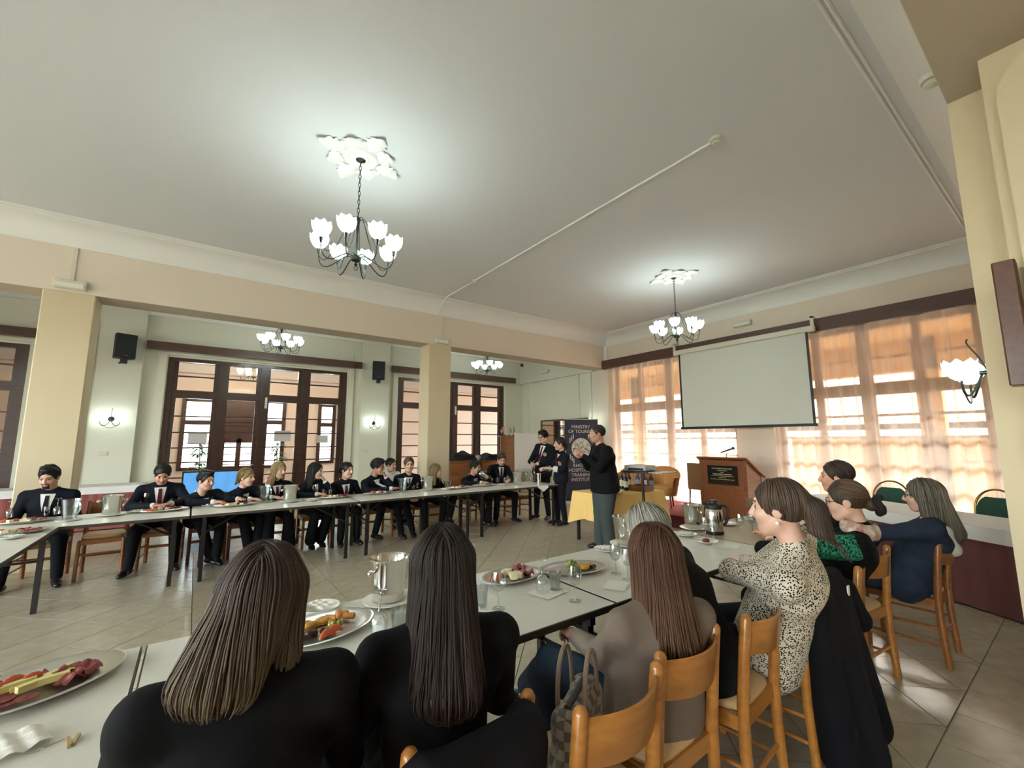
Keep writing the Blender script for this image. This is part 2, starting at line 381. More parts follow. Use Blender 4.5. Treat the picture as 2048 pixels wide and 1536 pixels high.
# ------------------------------------------------------------------ glazed doors in the back wall
def glazed(name, a, b, bounds, label_i):
    root = MB()
    fy0, fy1 = BACK+.05, BACK+.15
    root.bb(a, b, fy0-.02, fy1, DH-.075, DH); root.bb(a, b, fy0-.02, fy1, 2.49, 2.66)
    for i, x in enumerate(bounds):
        wd = .05 if i in (0, len(bounds)-1) else .055
        x0 = x if i == 0 else (x-2*wd if i == len(bounds)-1 else x-wd); root.bb(x0, x0+2*wd, fy0-.03, fy1, 0, DH)
    o = struct(name, root, M_dark)
    unit = MB().bb(-.5, .5, -.003, .003, -.5, .5).mesh('pane', M_pane, False)
    for i in range(len(bounds)-1):
        x0, x1 = bounds[i]+(.10 if i == 0 else .055), bounds[i+1]-(.10 if i == len(bounds)-2 else .055)
        lf = MB()      # leaf: stiles, rails, muntins
        st = .085
        lf.bb(x0, x0+st, fy0, fy1-.02, .05, 2.49).bb(x1-st, x1, fy0, fy1-.02, .05, 2.49).bb(x0, x1, fy0, fy1-.02, .05, .46)
        lf.bb(x0, x0+st, fy0, fy1-.02, 2.66, DH-.07).bb(x1-st, x1, fy0, fy1-.02, 2.66, DH-.07)
        rows = [.46, .79, 1.11, 1.42, 1.75, 2.10, 2.49]
        for z in rows[1:-1]: lf.bb(x0+st, x1-st, fy0+.02, fy1-.04, z-.014, z+.014)
        lf.bb(x0+st, x1-st, fy0+.02, fy1-.04, 2.95, 2.985)
        l = lf.build('door_leaf', M_dark, o, False)
        if i in (1, 2): MB().cyl((x1-.04 if i == 1 else x0+.04, fy0-.03, 1.02), (x1-.16 if i == 1 else x0+.16, fy0-.03, 1.02), .010).build('handle', M_steel2, l)
        for z0, z1 in list(zip(rows[:-1], rows[1:]))+[(2.66, 2.965), (2.97, DH-.075)]:
            g = bpy.data.objects.new('pane', unit); link(g); g.parent = l
            g.location = ((x0+x1)/2, BACK+.10, (z0+z1)/2); g.scale = (x1-x0-2*st+.01, 1, z1-z0)
    return o
glazed('door_1', *DOORS[0], [-6.55, -5.53, -4.6, -3.64, -2.62], 0)
glazed('door_2', *DOORS[1], [-.60, .37, 1.20, 2.09, 3.11], 1)
glazed('door_3', *DOORS[2], [4.51, 5.48, 6.32, 7.16, 8.18], 2)

# lobby beyond the doors
M_lob = mat('lobby_wall', '#e4d2c6', .85); M_lobc = mat('lobby_ceiling', '#d8d0cc', .9); M_lobf = mat('lobby_floor', '#b9a78d', .3, noise=.1)
LY = 17.0
struct('floor_lobby', MB().bb(XL, 14, BACK+.25, LY, -.06, 0), M_lobf)
struct('ceiling_lobby', MB().bb(XL, 14, BACK+.25, LY+.2, 4.0, 4.1), M_lobc)
struct('trim_14', MB().bb(XL, 14, LY-.25, LY, 3.72, 4.0), M_lobc)
LW = [(-.34, .36, .70, 2.85, 0), (.60, 1.72, .02, 2.10, 1), (1.90, 2.42, .70, 2.9, 0), (3.66, 4.10, .80, 2.85, 0)]
mb = MB(); xs = XL
for a, b, z0, z1, d in LW:
    mb.bb(xs, a, LY, LY+.2, 0, 4.0).bb(a, b, LY, LY+.2, z1, 4.0)
    if z0 > .1: mb.bb(a, b, LY, LY+.2, 0, z0)
    xs = b
mb.bb(xs, 14, LY, LY+.2, 0, 4.0); struct('wall_lobby', mb, M_lob)
struct('wall_lobby_end', MB().bb(13.8, 14, BACK+.25, LY, 0, 4), M_lob)
struct('wall_lobby_start', MB().bb(XL-.2, XL, BACK+.25, LY, 0, 4), M_lob)
for k, (a, b, z0, z1, d) in enumerate(LW):
    fr = MB(); t = .09
    fr.bb(a-t, a+.03, LY-.06, LY+.1, z0-.05, z1+t).bb(b-.03, b+t, LY-.06, LY+.1, z0-.05, z1+t).bb(a, b, LY-.06, LY+.1, z1-.03, z1+t).bb(a, b, LY-.06, LY+.1, z0-.05, z0+.05)
    n = 2 if d else 1
    zz = z1-(.62 if not d else .45); fr.bb(a, b, LY-.04, LY+.1, zz-.14, zz)
    if d:
        fr.bb(a, b, LY-.03, LY+.05, zz, z1); m_ = (a+b)/2; fr.bb(m_-.07, m_+.07, LY-.04, LY+.1, 0, zz).bb(a, b, LY-.03, LY+.08, 0, .75)
        for x in (a+.1, b-.1): fr.bb(x-.07, x+.07, LY-.04, LY+.1, 0, zz)
    zc = z0+.1
    while zc < zz-.2:
        zc += .34; fr.bb(a, b, LY-.02, LY+.04, zc-.012, zc+.012)
    o = struct('door_4' if d else 'window_%d' % (k+3), fr, M_dark)
    g = MB().bb(a, b, LY+.05, LY+.056, z0, z1).build('pane', M_pane, o, False)
struct('trim_15', MB().bb(.56, 1.78, LY-.10, LY, 2.19, 2.95), M_dark)
struct('floor_street', MB().bb(-40, 60, LY+.2, 60, -.3, -.1), mat('street', '#a9a69f', .9))
tag(MB().bb(-30, 40, 40, 41, -.2, 5.5).build('street_wall', mat('street_house', '#d9d7d2', .9), None, False), kind='structure')
# terrace outside the curtained windows
M_ochre = mat('terrace_ochre', '#cda876', .85); M_pinkw = mat('terrace_wall', '#b7a29c', .9)
struct('floor_terrace', MB().bb(XW+.25, 40, -12, 15, -.3, -.1), mat('terrace_floor', '#8f8272', .9))
struct('ceiling_terrace', MB().bb(XW+.25, 11.9, -6, 11.5, 3.60, 3.75), M_ochre)
mb = MB()
for y in (-4, -1.6, 1.9, 5.4, 8.9): mb.bb(11.6, 11.9, y-.18, y+.18, -.1, 3.6)
mb.bb(11.6, 11.9, -6, 11.5, 2.95, 3.6).bb(11.6, 11.8, -6, 4.4, -.1, 1.6); struct('wall_terrace', mb, M_ochre)
tag(MB().bb(19, 19.5, -14, 18, -.2, 4.6).bb(19, 19.6, -14, 18, 1.9, 2.1).build('neighbour_wall', M_pinkw, None, False), kind='structure')

# ------------------------------------------------------------------ windows and sheer curtains on the end wall
for k, (a, b) in enumerate(WIN):
    fr = MB(); x0, x1 = XW+.14, XW+.21
    fr.bb(x0, x1, a, a+.08, WZ0, WZ1).bb(x0, x1, b-.08, b, WZ0, WZ1).bb(x0, x1, a, b, WZ1-.08, WZ1).bb(x0, x1, a, b, WZ0, WZ0+.10)
    fr.bb(x0-.02, x1, a, b, 2.30, 2.50)
    n = 4; ws = (b-a)/n
    for i in range(1, n): fr.bb(x0, x1, a+i*ws-(.09 if i == 2 else .055), a+i*ws+(.09 if i == 2 else .055), WZ0, WZ1)
    zs = [.55, .89, 1.24, 1.60, 1.96, 2.92]
    for z in zs: fr.bb(x0+.015, x1-.015, a, b, z-.02, z+.02)
    o = struct('window_%d' % (k+1), fr, mat('window_frame', '#8a6a4c', .5))
    unit = MB().bb(-.003, .003, -.5, .5, -.5, .5).mesh('pane', M_pane, False)
    zz = [WZ0+.1]+zs[:5]+[2.30]; sp = list(zip(zz[:-1], zz[1:]))+[(2.5, 2.92), (2.92, WZ1-.08)]
    for i in range(n):
        for z0, z1 in sp:
            g = bpy.data.objects.new('pane', unit); link(g); g.parent = o; g.location = (XW+.175, a+(i+.5)*ws, (z0+z1)/2); g.scale = (1, ws-.06, z1-z0)
M_sheer = sheer('sheer_peach', '#eee0d2', .46)
def curtain(y0, y1, label, seed, fold=.055, z0=.03):
    r = random.Random(seed); n = int((y1-y0)/.022); P0 = []; ph = 0
    xs = []
    for i in range(n+1):
        ph += r.uniform(.4, 1.4)*.72; xs.append((y0+(y1-y0)*i/n, math.sin(ph)))
    P = []
    for j in range(7):
        z = 3.47-(3.47-z0)*j/6; am = fold*(.45+.55*min(1, j/2)); P.append([(XW-.10+am*s_+.008*math.sin(y*9+j), y+.01*math.sin(j*1.3+y*5)*j/6, z) for y, s_ in xs])
    o = MB().grid(P).build('curtain', M_sheer, None, True, 180)
    return tag(o, label, 'curtain', 'sheer peach window curtains')
curtain(4.37, 7.74, 'sheer peach curtain left of the projection screen, hanging to the floor', 3)
curtain(.74, 3.66, 'sheer peach curtain right of the projection screen over tall window', 9)

# potted plants in the lobby
M_leaf = mat('leaf_green', '#4d7a35', .5, col2='#2f5522', noise=.4, nscale=6)
for (x, y, sd, lb) in ((.12, 16.1, 1, 'left'), (2.18, 16.1, 2, 'middle')):
    r = empty('potted_plant', (x, y, 0), 0, 'tall leafy plant in a white pot by the %s lobby window' % lb, 'plant', 'lobby plants'); rr = random.Random(sd)
    MB().lathe([(.001, 0), (.15, 0), (.20, .34), (.18, .34), (.15, .3), (.001, .3)], n=20, caps=False).build('pot', mat('pot_white', '#e3ded4', .5), r)
    MB().tube([(0, 0, .3), (.03, 0, .9), (-.02, .02, 1.6)], [.02, .015, .008], 8).build('stem', M_dark, r)
    for k in range(46):
        z = rr.uniform(.6, 1.75); a = rr.uniform(0, 2*PI); L = rr.uniform(.22, .4); c, s_ = math.cos(a), math.sin(a); P = []
        for i in range(5):
            t = i/4; w_ = .045*math.sin(PI*(.08+.9*t)); q = (c*L*t, s_*L*t, z+.12*t-.22*t*t); P.append([(q[0]-s_*w_, q[1]+c*w_, q[2]+.01), q, (q[0]+s_*w_, q[1]-c*w_, q[2]+.01)])
        MB().grid(P).build('leaf', M_leaf, r, True, 180)

for px, py, sz, lb in ((395, 876, .34, 'leftmost leaf'), (565, 872, .36, 'third leaf'), (645, 878, .26, 'rightmost leaf')):
    d = ray(px, py); t_ = (BACK+.09)/d[1]; o = MB().bb(-sz/2, sz/2, -.001, .001, -sz*.36, sz*.36).build('notice_sheet', mat('notice_paper', '#c9c4c0', .8), None, False); o.location = (d[0]*t_, BACK+.09, CAMH+d[2]*t_); tag(o, 'white notice sheet taped to the %s of the wide glazed doors' % lb, 'notice', 'notices on the door glass')
for px, py, lb in ((532, 806, 'wide glazed doors'), (911, 821, 'doors right of the second pillar')):
    d = ray(px, py); t_ = (BACK+.0)/d[1]; o = MB().bev((0, 0, 0), (.05, .05, .26), .01).build('door_contact', M_plastic, None, False); o.location = (d[0]*t_, BACK-.006, CAMH+d[2]*t_); tag(o, 'white alarm contact strip on the %s' % lb, 'door contact')
# ------------------------------------------------------------------ chandeliers and sconces
def tulip(c, r=.085, h=.125, n=32):
    prof = [(.016, 0), (.030, .004), (.055, .022), (.078, .055), (.088, .09), (.090, .115)]
    prof = [(a*r/.09, z*h/.115) for a, z in prof]; mb = MB(); vs = []
    for k, (a, z) in enumerate(prof):
        for i in range(n):
            t = 2*PI*i/n; s_ = 1+.045*math.cos(8*t)*(k/5); zz = z+(.012*math.cos(8*t) if k == 5 else 0)
            vs.append((c[0]+a*s_*math.cos(t), c[1]+a*s_*math.sin(t), c[2]+zz))
    fs = [(k*n+i, k*n+(i+1) % n, (k+1)*n+(i+1) % n, (k+1)*n+i) for k in range(5) for i in range(n)]+[tuple(reversed(range(n)))]
    return mb.add(vs, fs)
def bez(p, n=14):
    p = [Vector(q) for q in p]; o = []
    for i in range(n+1):
        t = i/n; a = [q.copy() for q in p]
        while len(a) > 1: a = [a[k].lerp(a[k+1], t) for k in range(len(a)-1)]
        o.append(a[0])
    return o
def bulb_light(name, loc, watt, parent, rad=.035, col=LAMP_COL):
    d = bpy.data.lights.new(name, 'POINT'); d.energy = watt; d.shadow_soft_size = rad; d.color = col
    o = bpy.data.objects.new(name, d); link(o); o.location = loc; o.parent = parent
def make_chandelier(x, y, top, label, n=8, R=.355, sc=1.0, hub=-1.08, watt=BULB_W, seed=0, a0=.2, mshade=None, col=LAMP_COL):
    root = empty('chandelier', (x, y, top), 0, label, 'chandelier', 'chandeliers with tulip glass shades')
    MB().lathe([(.006, -.055), (.03, -.045), (.052, -.03), (.058, 0)], n=20).build('canopy', M_lampm, root)
    zt = hub+.44*sc
    ch = MB(); L = -.05-zt; k = max(4, int(L/.045))     # chain links
    for i in range(k):
        z0 = -.05-L*i/k; z1 = -.05-L*(i+1)/k; e = .011; ax = i % 2
        pts = []
        for q in range(13):
            t = 2*PI*q/12; pts.append(((e*math.cos(t) if ax else 0), (0 if ax else e*math.cos(t)), (z0+z1)/2+(L/k*.62)*math.sin(t)))
        ch.tube(pts, .0032, 6)
    ch.build('chain', M_lampm, root)
    st = MB().lathe([(.004, hub-.075), (.02, hub-.05), (.012, hub-.03), (.045, hub-.015), (.05, hub+.01), (.03, hub+.035), (.012, hub+.05), (.009, hub+.25*sc), (.02, zt-.05), (.022, zt-.01), (.006, zt)], n=16)
    for q in range(13): pass
    st.tube([(.018*math.cos(t), 0, hub-.092+.018*math.sin(t)) for t in [2*PI*i/12 for i in range(13)]], .004, 6); st.build('stem', M_lampm, root)
    for i in range(n):
        t = a0+2*PI*i/n; c, s_ = math.cos(t), math.sin(t); zc = hub+.10*sc
        def P(r, z, dt=0): return (r*math.cos(t+dt), r*math.sin(t+dt), z)
        arm = MB().tube(bez([P(.035, hub+.02), P(R*.45, hub+.08*sc), P(R*.60, hub-.16*sc), P(R*1.02, hub-.14*sc), P(R, zc-.05*sc)]), .0058*sc**.5, 6)
        arm.tube(bez([P(.02, zt-.03, .1), P(.10*sc, zt+.06*sc, .1), P(.10*sc, hub+.2*sc, .1), P(R*.62, hub+.10*sc, .1), P(R*.75, hub-.12*sc, .05), P(R*.98, zc-.08*sc, 0)], 16), .0034, 5)
        arm.cyl(P(R, zc-.055*sc), P(R, zc-.005), .011*sc, .017*sc, 10)
        a = arm.build('arm', M_lampm, root)
        tulip(P(R, zc), .087*sc, .125*sc).build('lamp_shade', mshade or M_shade, root)
        if watt: bulb_light('bulb', P(R, zc+.07*sc), watt, root, .025, col)
    return root
make_chandelier(1.13, 4.11, CZ, 'large eight-lamp chandelier in the foreground under the plaster rosette', a0=.25)
make_chandelier(6.527, 4.106, CZ, 'eight-lamp chandelier hanging in front of the projection screen wall', a0=.5)
make_chandelier(-4.27, 4.11, CZ, 'unseen eight-lamp chandelier added at the left of the row for more light', a0=.5)  # added out of view to brighten the hall
make_chandelier(1.26, 9.75, 4.28, 'small chandelier in the rear aisle in front of the wide glazed doors', sc=.95, hub=-.82, watt=AISLE_W, a0=.1)
make_chandelier(6.31, 9.75, 4.28, 'small chandelier in the rear aisle beyond the second pillar', sc=.95, hub=-.82, watt=AISLE_W, a0=.4)
M_shadew = shade_mat('shade_glass_warm', '#ffc268', 3.0)
make_chandelier(1.2, 14.2, 4.0, 'warm lit chandelier in the lobby seen through the glazed doors', sc=.9, hub=-.62, watt=7, mshade=M_shadew, col=(1, .8, .55), a0=.3)
for x, dn in ((-.15, 'left'), (2.95, 'right')):
    r = empty('ceiling_spot', (x, 13.4, 4.0), 0, 'bright round ceiling lamp in the lobby behind the %s door leaf' % dn, 'ceiling lamp', 'lobby ceiling lamps')
    MB().lathe([(.10, -.03), (.12, 0)], n=20).build('rim', M_steel2, r); MB().lathe([(.001, -.06), (.06, -.045), (.095, -.02)], n=20, caps=False).build('diffuser', mat('spot_glow', '#fff4e0', .4, emit=12, ecol='#ffe9c4'), r)
    bulb_light('bulb', (0, 0, -.14), 45, r, .06, (1, .94, .86))
# ceiling rosettes
def rosette(x, y, label):
    root = empty('ceiling_rosette', (x, y, CZ), 0, label, 'rosette', 'plaster ceiling rosettes')
    n = 96; prof = [(.0, -.030), (.07, -.034), (.09, -.018), (.12, -.018), (.135, -.030), (.155, -.030), (.17, -.012), (.19, 0)]
    MB().lathe(prof, n=40, caps=False).build('medallion', M_mould, root)
    r2 = random.Random(4)
    for k in range(8):      # acanthus leaves
        a = k*PI/4+.2; L = .43 if k % 2 == 0 else .33; P = []
        for i in range(13):
            s_ = i/12; rr = .17+(L-.17)*s_; wd = (.085*math.sin(PI*min(1, s_*1.05))**.7+.012)*(1+.22*math.sin(i*2.4)); row = []
            for j in range(7):
                q = (j-3)/3; row.append((rr*math.cos(a)-q*wd*math.sin(a), rr*math.sin(a)+q*wd*math.cos(a), -.004-.030*(1-q*q)*(.4+.6*math.sin(PI*s_))-.010*abs(math.sin(q*5+i*.8))-(.016 if i > 9 else 0)))
            P.append(row)
        MB().grid(P).build('leaf', M_mould, root, True, 180)
    for k in range(8):
        a = k*PI/4+.2+PI/8; mb = MB()
        for sg in (-1, 1):
            pts = [((.2+.075*math.sin(t*.9))*math.cos(a+sg*(.05+.07*t/3*math.cos(t))), (.2+.075*math.sin(t*.9))*math.sin(a+sg*(.05+.07*t/3*math.cos(t))), -.012) for t in [i*.32 for i in range(11)]]
            mb.tube(pts, [.016-.0009*i for i in range(11)], 6)
        mb.build('scroll', M_mould, root)
rosette(1.13, 4.11, 'white plaster acanthus rosette above the large foreground chandelier')
rosette(6.527, 4.106, 'white plaster rosette above the chandelier near the projection screen')
# wall sconces: two-lamp, mounted facing -y by default
def sconce(x, y, z, rz, label, watt=SCONCE_W, sc=1.0):
    root = empty('wall_sconce', (x, y, z), rz, label, 'wall lamp', 'two-lamp wall sconces')
    MB().lathe([(.045, 0), (.04, .012), (.012, .03)], n=16).mesh
    mb = MB(); mb.cyl((0, 0, 0), (0, -.02, 0), .05*sc, .04*sc, 16); mb.cyl((0, -.02, 0), (0, -.06, 0), .014*sc, .012*sc, 10)
    mb.build('wall_plate', M_lampm, root)
    mb = MB().tube(bez([(0, -.03, .02), (0, -.05, .12*sc), (0, -.10, .17*sc), (.03*sc, -.10, .19*sc), (.0, -.09, .21*sc)]), .004, 6); mb.build('scroll', M_lampm, root)
    for s_ in (-1, 1):
        MB().tube(bez([(0, -.05, -.01), (s_*.04*sc, -.10, -.16*sc), (s_*.14*sc, -.12, -.18*sc), (s_*.145*sc, -.12, -.05*sc)]), .006, 6).build('arm', M_lampm, root)
        tulip((s_*.145*sc, -.12, -.05*sc), .075*sc, .11*sc).build('lamp_shade', M_shade, root)
        if watt: bulb_light('bulb', (s_*.145*sc, -.12, .02*sc), watt, root, .025)
    MB().tube(bez([(-.12*sc, -.12, -.10*sc), (-.06*sc, -.11, -.20*sc), (.06*sc, -.11, -.20*sc), (.12*sc, -.12, -.10*sc)]), .004, 6).build('brace', M_lampm, root)
sconce(-1.37, BACK-.16, 2.0, 0, 'lit two-lamp wall sconce between the left pillar and the wide doors')
sconce(3.80, BACK-.16, 2.03, 0, 'lit two-lamp wall sconce on the pilaster under the right-hand loudspeaker')
sconce(8.84, 8.25, 2.0, -PI/2, 'lit wall sconce behind the navy banner', watt=SCONCE_W)
# near sconce on the +y face of the right pillar
sconce(3.72, YR, 1.95, PI, 'large glowing wall sconce on the near pillar at the right edge', sc=1.0, watt=SCONCE_W)

# ------------------------------------------------------------------ loudspeakers, emergency lights, detectors
def loudspeaker(x, y, z, label, yaw):
    r = empty('loudspeaker', (x, y, z), yaw, label, 'loudspeaker', 'black wall loudspeakers')
    poly = [(-.155, -.10), (-.155, .05), (-.11, .14), (.11, .14), (.155, .05), (.155, -.10)]
    MB().prism([(a, b) for a, b in poly], -.24, .24).build('cabinet', M_blackp, r, False)
    MB().bev((0, -.112, 0), (.285, .02, .455), .006).build('grille', mat('grille', '#202429', .7, bump=.6, bscale=400), r, False)
    MB().bb(-.035, .035, -.126, -.122, -.20, -.183).build('badge', mat('badge_red', '#8d3b45', .4), r, False)
    mb = MB().bb(-.05, .05, -.06, .0, -.34, -.24).cyl((0, -.02, -.30), (0, .22, -.30), .02, .02, 10); mb.build('bracket', M_blackp, r, False)
loudspeaker(-1.27, BACK-.40, 3.42, 'black loudspeaker high on the pilaster left of the wide doors', .35)
loudspeaker(3.80, BACK-.40, 3.42, 'black loudspeaker high on the pilaster between the two door groups', -.25)
def emergency(x, y, z, rz, label, w_=.32):
    r = empty('emergency_light', (x, y, z), rz, label, 'emergency light', 'white emergency light boxes')
    MB().bev((0, -.035, 0), (w_, .07, .11), .012).build('housing', M_plastic, r, False)
    MB().bev((0, -.075, -.012), (w_*.86, .012, .06), .006).build('lens', mat('lens_plastic', '#e9e7dc', .25), r, False)
emergency(-1.48, YB, 3.60, 0, 'white emergency light box above the left pillar'); emergency(3.92, YB, 3.585, 0, 'white emergency light box above the second pillar', .3)
emergency(XW, 4.11, 3.94, -PI/2, 'white emergency light box above the projection screen', .36); emergency(XW-.1, 10.2, 3.74, -PI/2, 'white emergency light box on the aisle end beam', .32)
o = tag(MB().bb(-1.495, -1.455, YB-.018, YB, 3.66, 4.12).build('cable_trunking', M_plastic, None, False), 'white cable trunking above the left emergency light', 'trunking')
o = tag(MB().bb(3.93, 3.965, YB-.018, YB, 3.64, 4.12).build('cable_trunking', M_plastic, None, False), 'white cable trunking above the second pillar emergency light', 'trunking')
r = empty('fire_alarm', (XW-.1, 11.45, 4.12), -PI/2, 'small red fire alarm on the aisle end beam', 'alarm')
MB().cyl((0, 0, 0), (0, -.05, 0), .06, .055, 18).build('housing', mat('alarm_red', '#6f1d18', .4), r); MB().cyl((0, -.05, 0), (0, -.075, 0), .035, .03, 14).build('dome', mat('alarm_red2', '#8b2a20', .3), r)
def detector(x, y, label, z=CZ, s_=1):
    r = empty('smoke_detector', (x, y, z), 0, label, 'smoke detector', 'white ceiling smoke detectors')
    MB().lathe([(.05*s_, -.028), (.058*s_, -.02), (.06*s_, 0)], n=20).build('base', M_plastic, r)
    MB().lathe([(.02*s_, -.062), (.036*s_, -.055), (.038*s_, -.04), (.030*s_, -.038), (.030*s_, -.028)], n=18).build('sensor_cap', M_plastic, r)
detector(3.77, 1.85, 'white smoke detector at the near end of the ceiling conduit'); detector(3.80, 6.28, 'white smoke detector midway along the ceiling conduit', s_=.8)
detector(3.30, .36, 'white smoke detector beside the top of the near pillar', 3.66, .9)
mb = MB().tube([(3.77, 1.88, CZ-.013), (3.79, 6.25, CZ-.013)], .013, 8); tag(mb.build('ceiling_conduit', M_mould), 'long straight white conduit across the ceiling between two smoke detectors', 'conduit')
mb = MB().tube([(3.80, 6.32, CZ-.013), (3.80, 7.35, CZ-.013), (3.80, 7.52, 4.33), (3.82, 7.68, 4.24), (3.84, 7.78, 4.13)], .013, 8); tag(mb.build('ceiling_conduit', M_mould), 'short white conduit bending over the cornice above the second pillar', 'conduit')
tag(MB().bb(8.86, 8.95, YB-.09, YB, 3.51, 4.12).build('trim_16', M_mould, None, False), kind='structure')
# wooden column speaker on the near pillar
r = empty('column_speaker', (3.0, .178, 1.80), 0, 'tall narrow brown wooden column speaker on the near pillar', 'speaker')
MB().bev((0, 0, .29), (.10, .075, .58), .006).build('case', M_boardw, r, False); MB().bb(.05, .12, -.02, .02, .1, .48).build('mount', M_black, r, False)
# wall sockets and thermostat
for (x, y, z, rz, lb) in ((-1.42, BACK-.16, 1.33, 0, 'beige wall switch below the left sconce'), (3.62, BACK-.16, 1.30, 0, 'beige wall switch below the right-hand sconce'), (XW, 3.98, 1.20, -PI/2, 'beige wall socket on the pier right of the lectern')):
    r = empty('wall_switch', (x, y, z), rz, lb, 'wall switch'); MB().bev((0, -.008, 0), (.12, .016, .08), .004).build('plate', M_plastic, r, False); MB().bb(-.03, .03, -.022, -.016, -.02, .02).build('rocker', M_plastic, r, False)
# vertical board with pipe between left pillar and pilaster
tag(MB().bb(-1.80, -1.72, BACK-.20, BACK-.16, .8, 3.9).bb(-1.86, -1.74, BACK-.24, BACK-.16, 3.30, 3.42).build('cable_duct', wood('duct_wood', '#8a6a45', '#775838', .6), None, False), 'narrow brown cable duct running up the back wall beside the left loudspeaker', 'cable duct')

# ------------------------------------------------------------------ projection screen
M_scr = mat('screen_fabric', '#cfd0c6', .85); 
r = empty('projection_screen', (XW-.30, 4.15, 1.80), 0, 'large pull-down projection screen hanging in front of the curtained wall', 'screen')
xs_ = 0
MB().bb(-.004, .004, -1.235, 1.235, .045, 1.66).build('screen_surface', M_scr, r, False)
for s_ in (-1, 1): MB().bb(-.006, .006, s_*1.255-.02, s_*1.255+.02, .0, 1.68).build('black_border', M_blackp, r, False)
MB().bb(-.022, .022, -1.30, 1.30, -.005, .045).build('bottom_bar', M_blackp, r, False)
MB().bev((.0, 0, 1.715), (.10, 2.78, .10), .02).build('roller_case', M_plastic, r, False)
for s_ in (-1, 1):
    MB().bb(-.035, .0, s_*1.36-.025, s_*1.36+.025, 1.66, 1.93).bb(-.035, .098, s_*1.36-.025, s_*1.36+.025, 1.90, 1.93).build('bracket', M_plastic, r, False)
# ------------------------------------------------------------------ folding tables
TZ = .74
def folding_table(x0, x1, y0, y1, label, mtop=M_white, along='x', group='white folding tables in the U'):
    cx, cy = (x0+x1)/2, (y0+y1)/2; r = empty('folding_table', (cx, cy, 0), 0, label, 'table', group)
    lx, ly = (x1-x0)-.012, (y1-y0)
    MB().bb(-lx/2+.006, lx/2-.006, -ly/2+.006, ly/2-.006, TZ-.028, TZ).build('table_top', mtop, r, False)
    e = MB(); z0, z1 = TZ-.032, TZ-.003
    e.bb(-lx/2, lx/2, -ly/2, -ly/2+.0065, z0, z1).bb(-lx/2, lx/2, ly/2-.0065, ly/2, z0, z1).bb(-lx/2, -lx/2+.0065, -ly/2+.0065, ly/2-.0065, z0, z1).bb(lx/2-.0065, lx/2, -ly/2+.0065, ly/2-.0065, z0, z1)
    tag(e.build('edge_band', mat('edge_dark', '#3a332c', .5), r, False), kind='stuff')
    a, b = (lx, ly) if along == 'x' else (ly, lx)
    def T(u, v): return (u, v) if along == 'x' else (v, u)
    for s_ in (-1, 1):
        u = s_*(a/2-.13)
        for t in (-1, 1):
            v = t*(b/2-.075); p = T(u, v); MB().bb(p[0]-.019, p[0]+.019, p[1]-.019, p[1]+.019, 0, TZ-.05).build('leg', M_black, r, False)
        p, q = T(u, -b/2+.06), T(u, b/2-.06)
        MB().bb(min(p[0], q[0])-.018, max(p[0], q[0])+.018, min(p[1], q[1])-.018, max(p[1], q[1])+.018, TZ-.09, TZ-.032).build('cross_rail', M_black, r, False)
        p0, p1 = T(u, 0), T(u-s_*.42, 0); MB().tube([(p0[0], p0[1], TZ-.28), (p1[0], p1[1], TZ-.04)], .014, 6).build('brace', M_black, r)
        p, q = T(u, -b/2+.08), T(u, b/2-.08); MB().tube([(p[0], p[1], TZ-.28), (q[0], q[1], TZ-.28)], .012, 6).build('stretcher', M_black, r)
    return r
NY0, NY1, FY0, FY1 = 1.54, 2.385, 6.08, 6.925
folding_table(-1.84, .016, FY0, FY1, 'white folding table at the far left corner of the tables')
folding_table(.016, 1.872, FY0, FY1, 'white folding table second from left in the far row')
folding_table(1.872, 3.758, FY0, FY1, 'white folding table third from left in the far row, in front of the second pillar')
folding_table(3.758, 5.60, FY0, FY1, 'white folding table at the right end of the far row beside the standing pair')
folding_table(-1.84, -1.0, 4.21, FY0-.004, 'white folding table of the left side row meeting the far row', along='y')
folding_table(-1.98, -.105, NY0, NY1, 'white folding table at the bottom left with the platter of cold cuts')
folding_table(-.105, 1.79, NY0, NY1, 'white folding table in front of the two people in black')
folding_table(1.79, 3.60, NY0, NY1, 'white folding table with the grape platter, in front of the person in taupe')
folding_table(3.60, 5.35, NY0-.02, NY1-.01, 'beige folding table at the right end of the near row with the thermos jug', M_beige, group='beige folding table')

